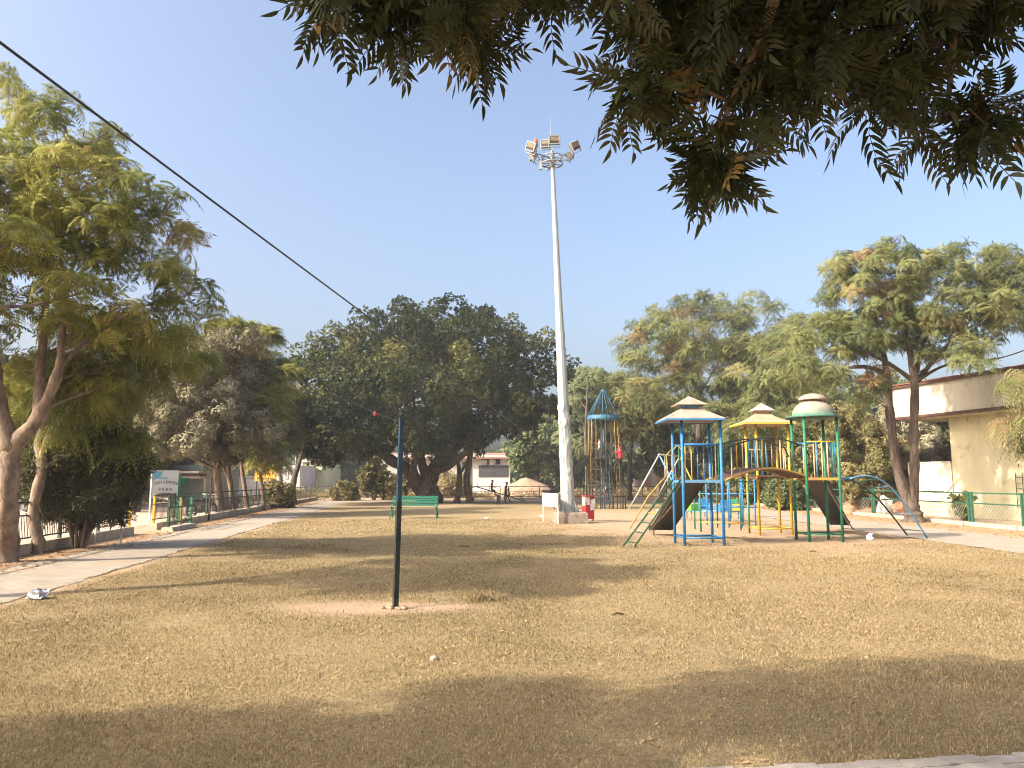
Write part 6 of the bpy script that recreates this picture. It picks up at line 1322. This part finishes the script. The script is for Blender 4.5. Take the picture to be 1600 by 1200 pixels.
for px, py in ((1028, 798), (1042, 797), (846, 807), (760, 810)):
    b = G(px, py, .02); o_ = crumple('paper_scrap', 'tiny white paper scrap lying on the far lawn', 'litter', b, .07, WPL, px, (1.6, .8, .35), 7, .6); o_['group'] = gl
b = at(586, 648, 46); crumple('red_scrap', 'small red scrap caught in the dark crown, left of the net post top', 'litter', b, .11, mat('red_scrap', (.5, .02, .04), None, .6), 6, (1, .7, .9), 8, .8)
# dug weeds tuft by the bare patch
b = G(757, 940); r = rs_(33); n = 260; az = r.uniform(0, 6.28, n); q = np.abs(r.normal(0, .13, n)); bx_, by_ = b.x + q * np.cos(az) * 1.5, b.y + q * np.sin(az); a2 = r.uniform(0, 6.28, n); le = r.uniform(.3, 1.3, n); Ln = r.uniform(.05, .13, n)
Bq = np.stack([bx_, by_, np.full(n, .01)], 1); h = np.stack([np.cos(a2) * np.sin(le), np.sin(a2) * np.sin(le), np.cos(le)], 1) * Ln[:, None]; s = np.stack([-np.sin(a2), np.cos(a2), 0 * a2], 1) * .005
V = np.stack([Bq - s, Bq + h * .5 - s, Bq + h, Bq + h * .5 + s], 1).reshape(-1, 3) - np.array(b)
tu = npmesh('grass_tuft', V, np.arange(len(V)).reshape(-1, 4), np.repeat(np.clip(r.normal(.35, .2, n), 0, 1), 4), L_GRASS); tu.location = b; tag(tu, 'dry grass tuft at the right end of the bare patch', 'grass tuft')
# whitewashed stakes by the shrub and low edging stones
for px, py, h_, lab in ((148, 848, .66, 'white stake left of two beside the dark shrub'), (188, 852, .80, 'taller white stake right of the dark shrub')):
    b = G(px, py); mb = MB(); mb.box((0, 0, h_ / 2), (.035, .035, h_)); mb.lathe([(.022, h_), (.004, h_ + .03)], (0, 0, 0), 4, False, ang=.78); ob = mb.build('stake', WHITE); ob.location = b; tag(ob, lab, 'stake', 'stakes beside the shrub')
# far tree line
r = rs_(61); cc = np.concatenate([np.stack([r.uniform(-95, 110, 330), r.uniform(112, 126, 330), r.uniform(.6, 5.2, 330)], 1), np.stack([r.uniform(20, 60, 150), r.uniform(50, 100, 150), r.uniform(.5, 4.0, 150)], 1)])
cc[:330, 2] *= .6 + .6 * fbm(cc[:330, 0] * .12, cc[:330, 0] * 0 + 3)
p = (cc[:, None, :] + r.normal(0, 1.1, (480, 40, 3))).reshape(-1, 3); p = p[p[:, 2] > 0]
Vv, Ff, Tt = scatter(T_CLOD, p, r.normal(0, 1, p.shape) * .5 + [0, 0, .6], r.uniform(2.2, 3.6, len(p)), np.clip(r.normal(.45, .2, len(p)), 0, 1), r)
tag(npmesh('far_woods', Vv, Ff, Tt, L_FAR), kind='stuff')
# haze
mb = MB(); mb.box((0, 65, 10), (300, 180, 22)); hz_m = D.materials.new('haze_air'); hz_m.use_nodes = True; nt = hz_m.node_tree; nt.nodes.remove(nt.nodes['Principled BSDF']); pv = nt.nodes.new('ShaderNodeVolumePrincipled')
pv.inputs['Color'].default_value = (.93, .95, 1, 1); pv.inputs['Density'].default_value = .0007; pv.inputs['Anisotropy'].default_value = .2; nt.links.new(pv.outputs[0], nt.nodes['Material Output'].inputs['Volume'])
HAZE = tag(mb.build('haze', hz_m), kind='stuff')
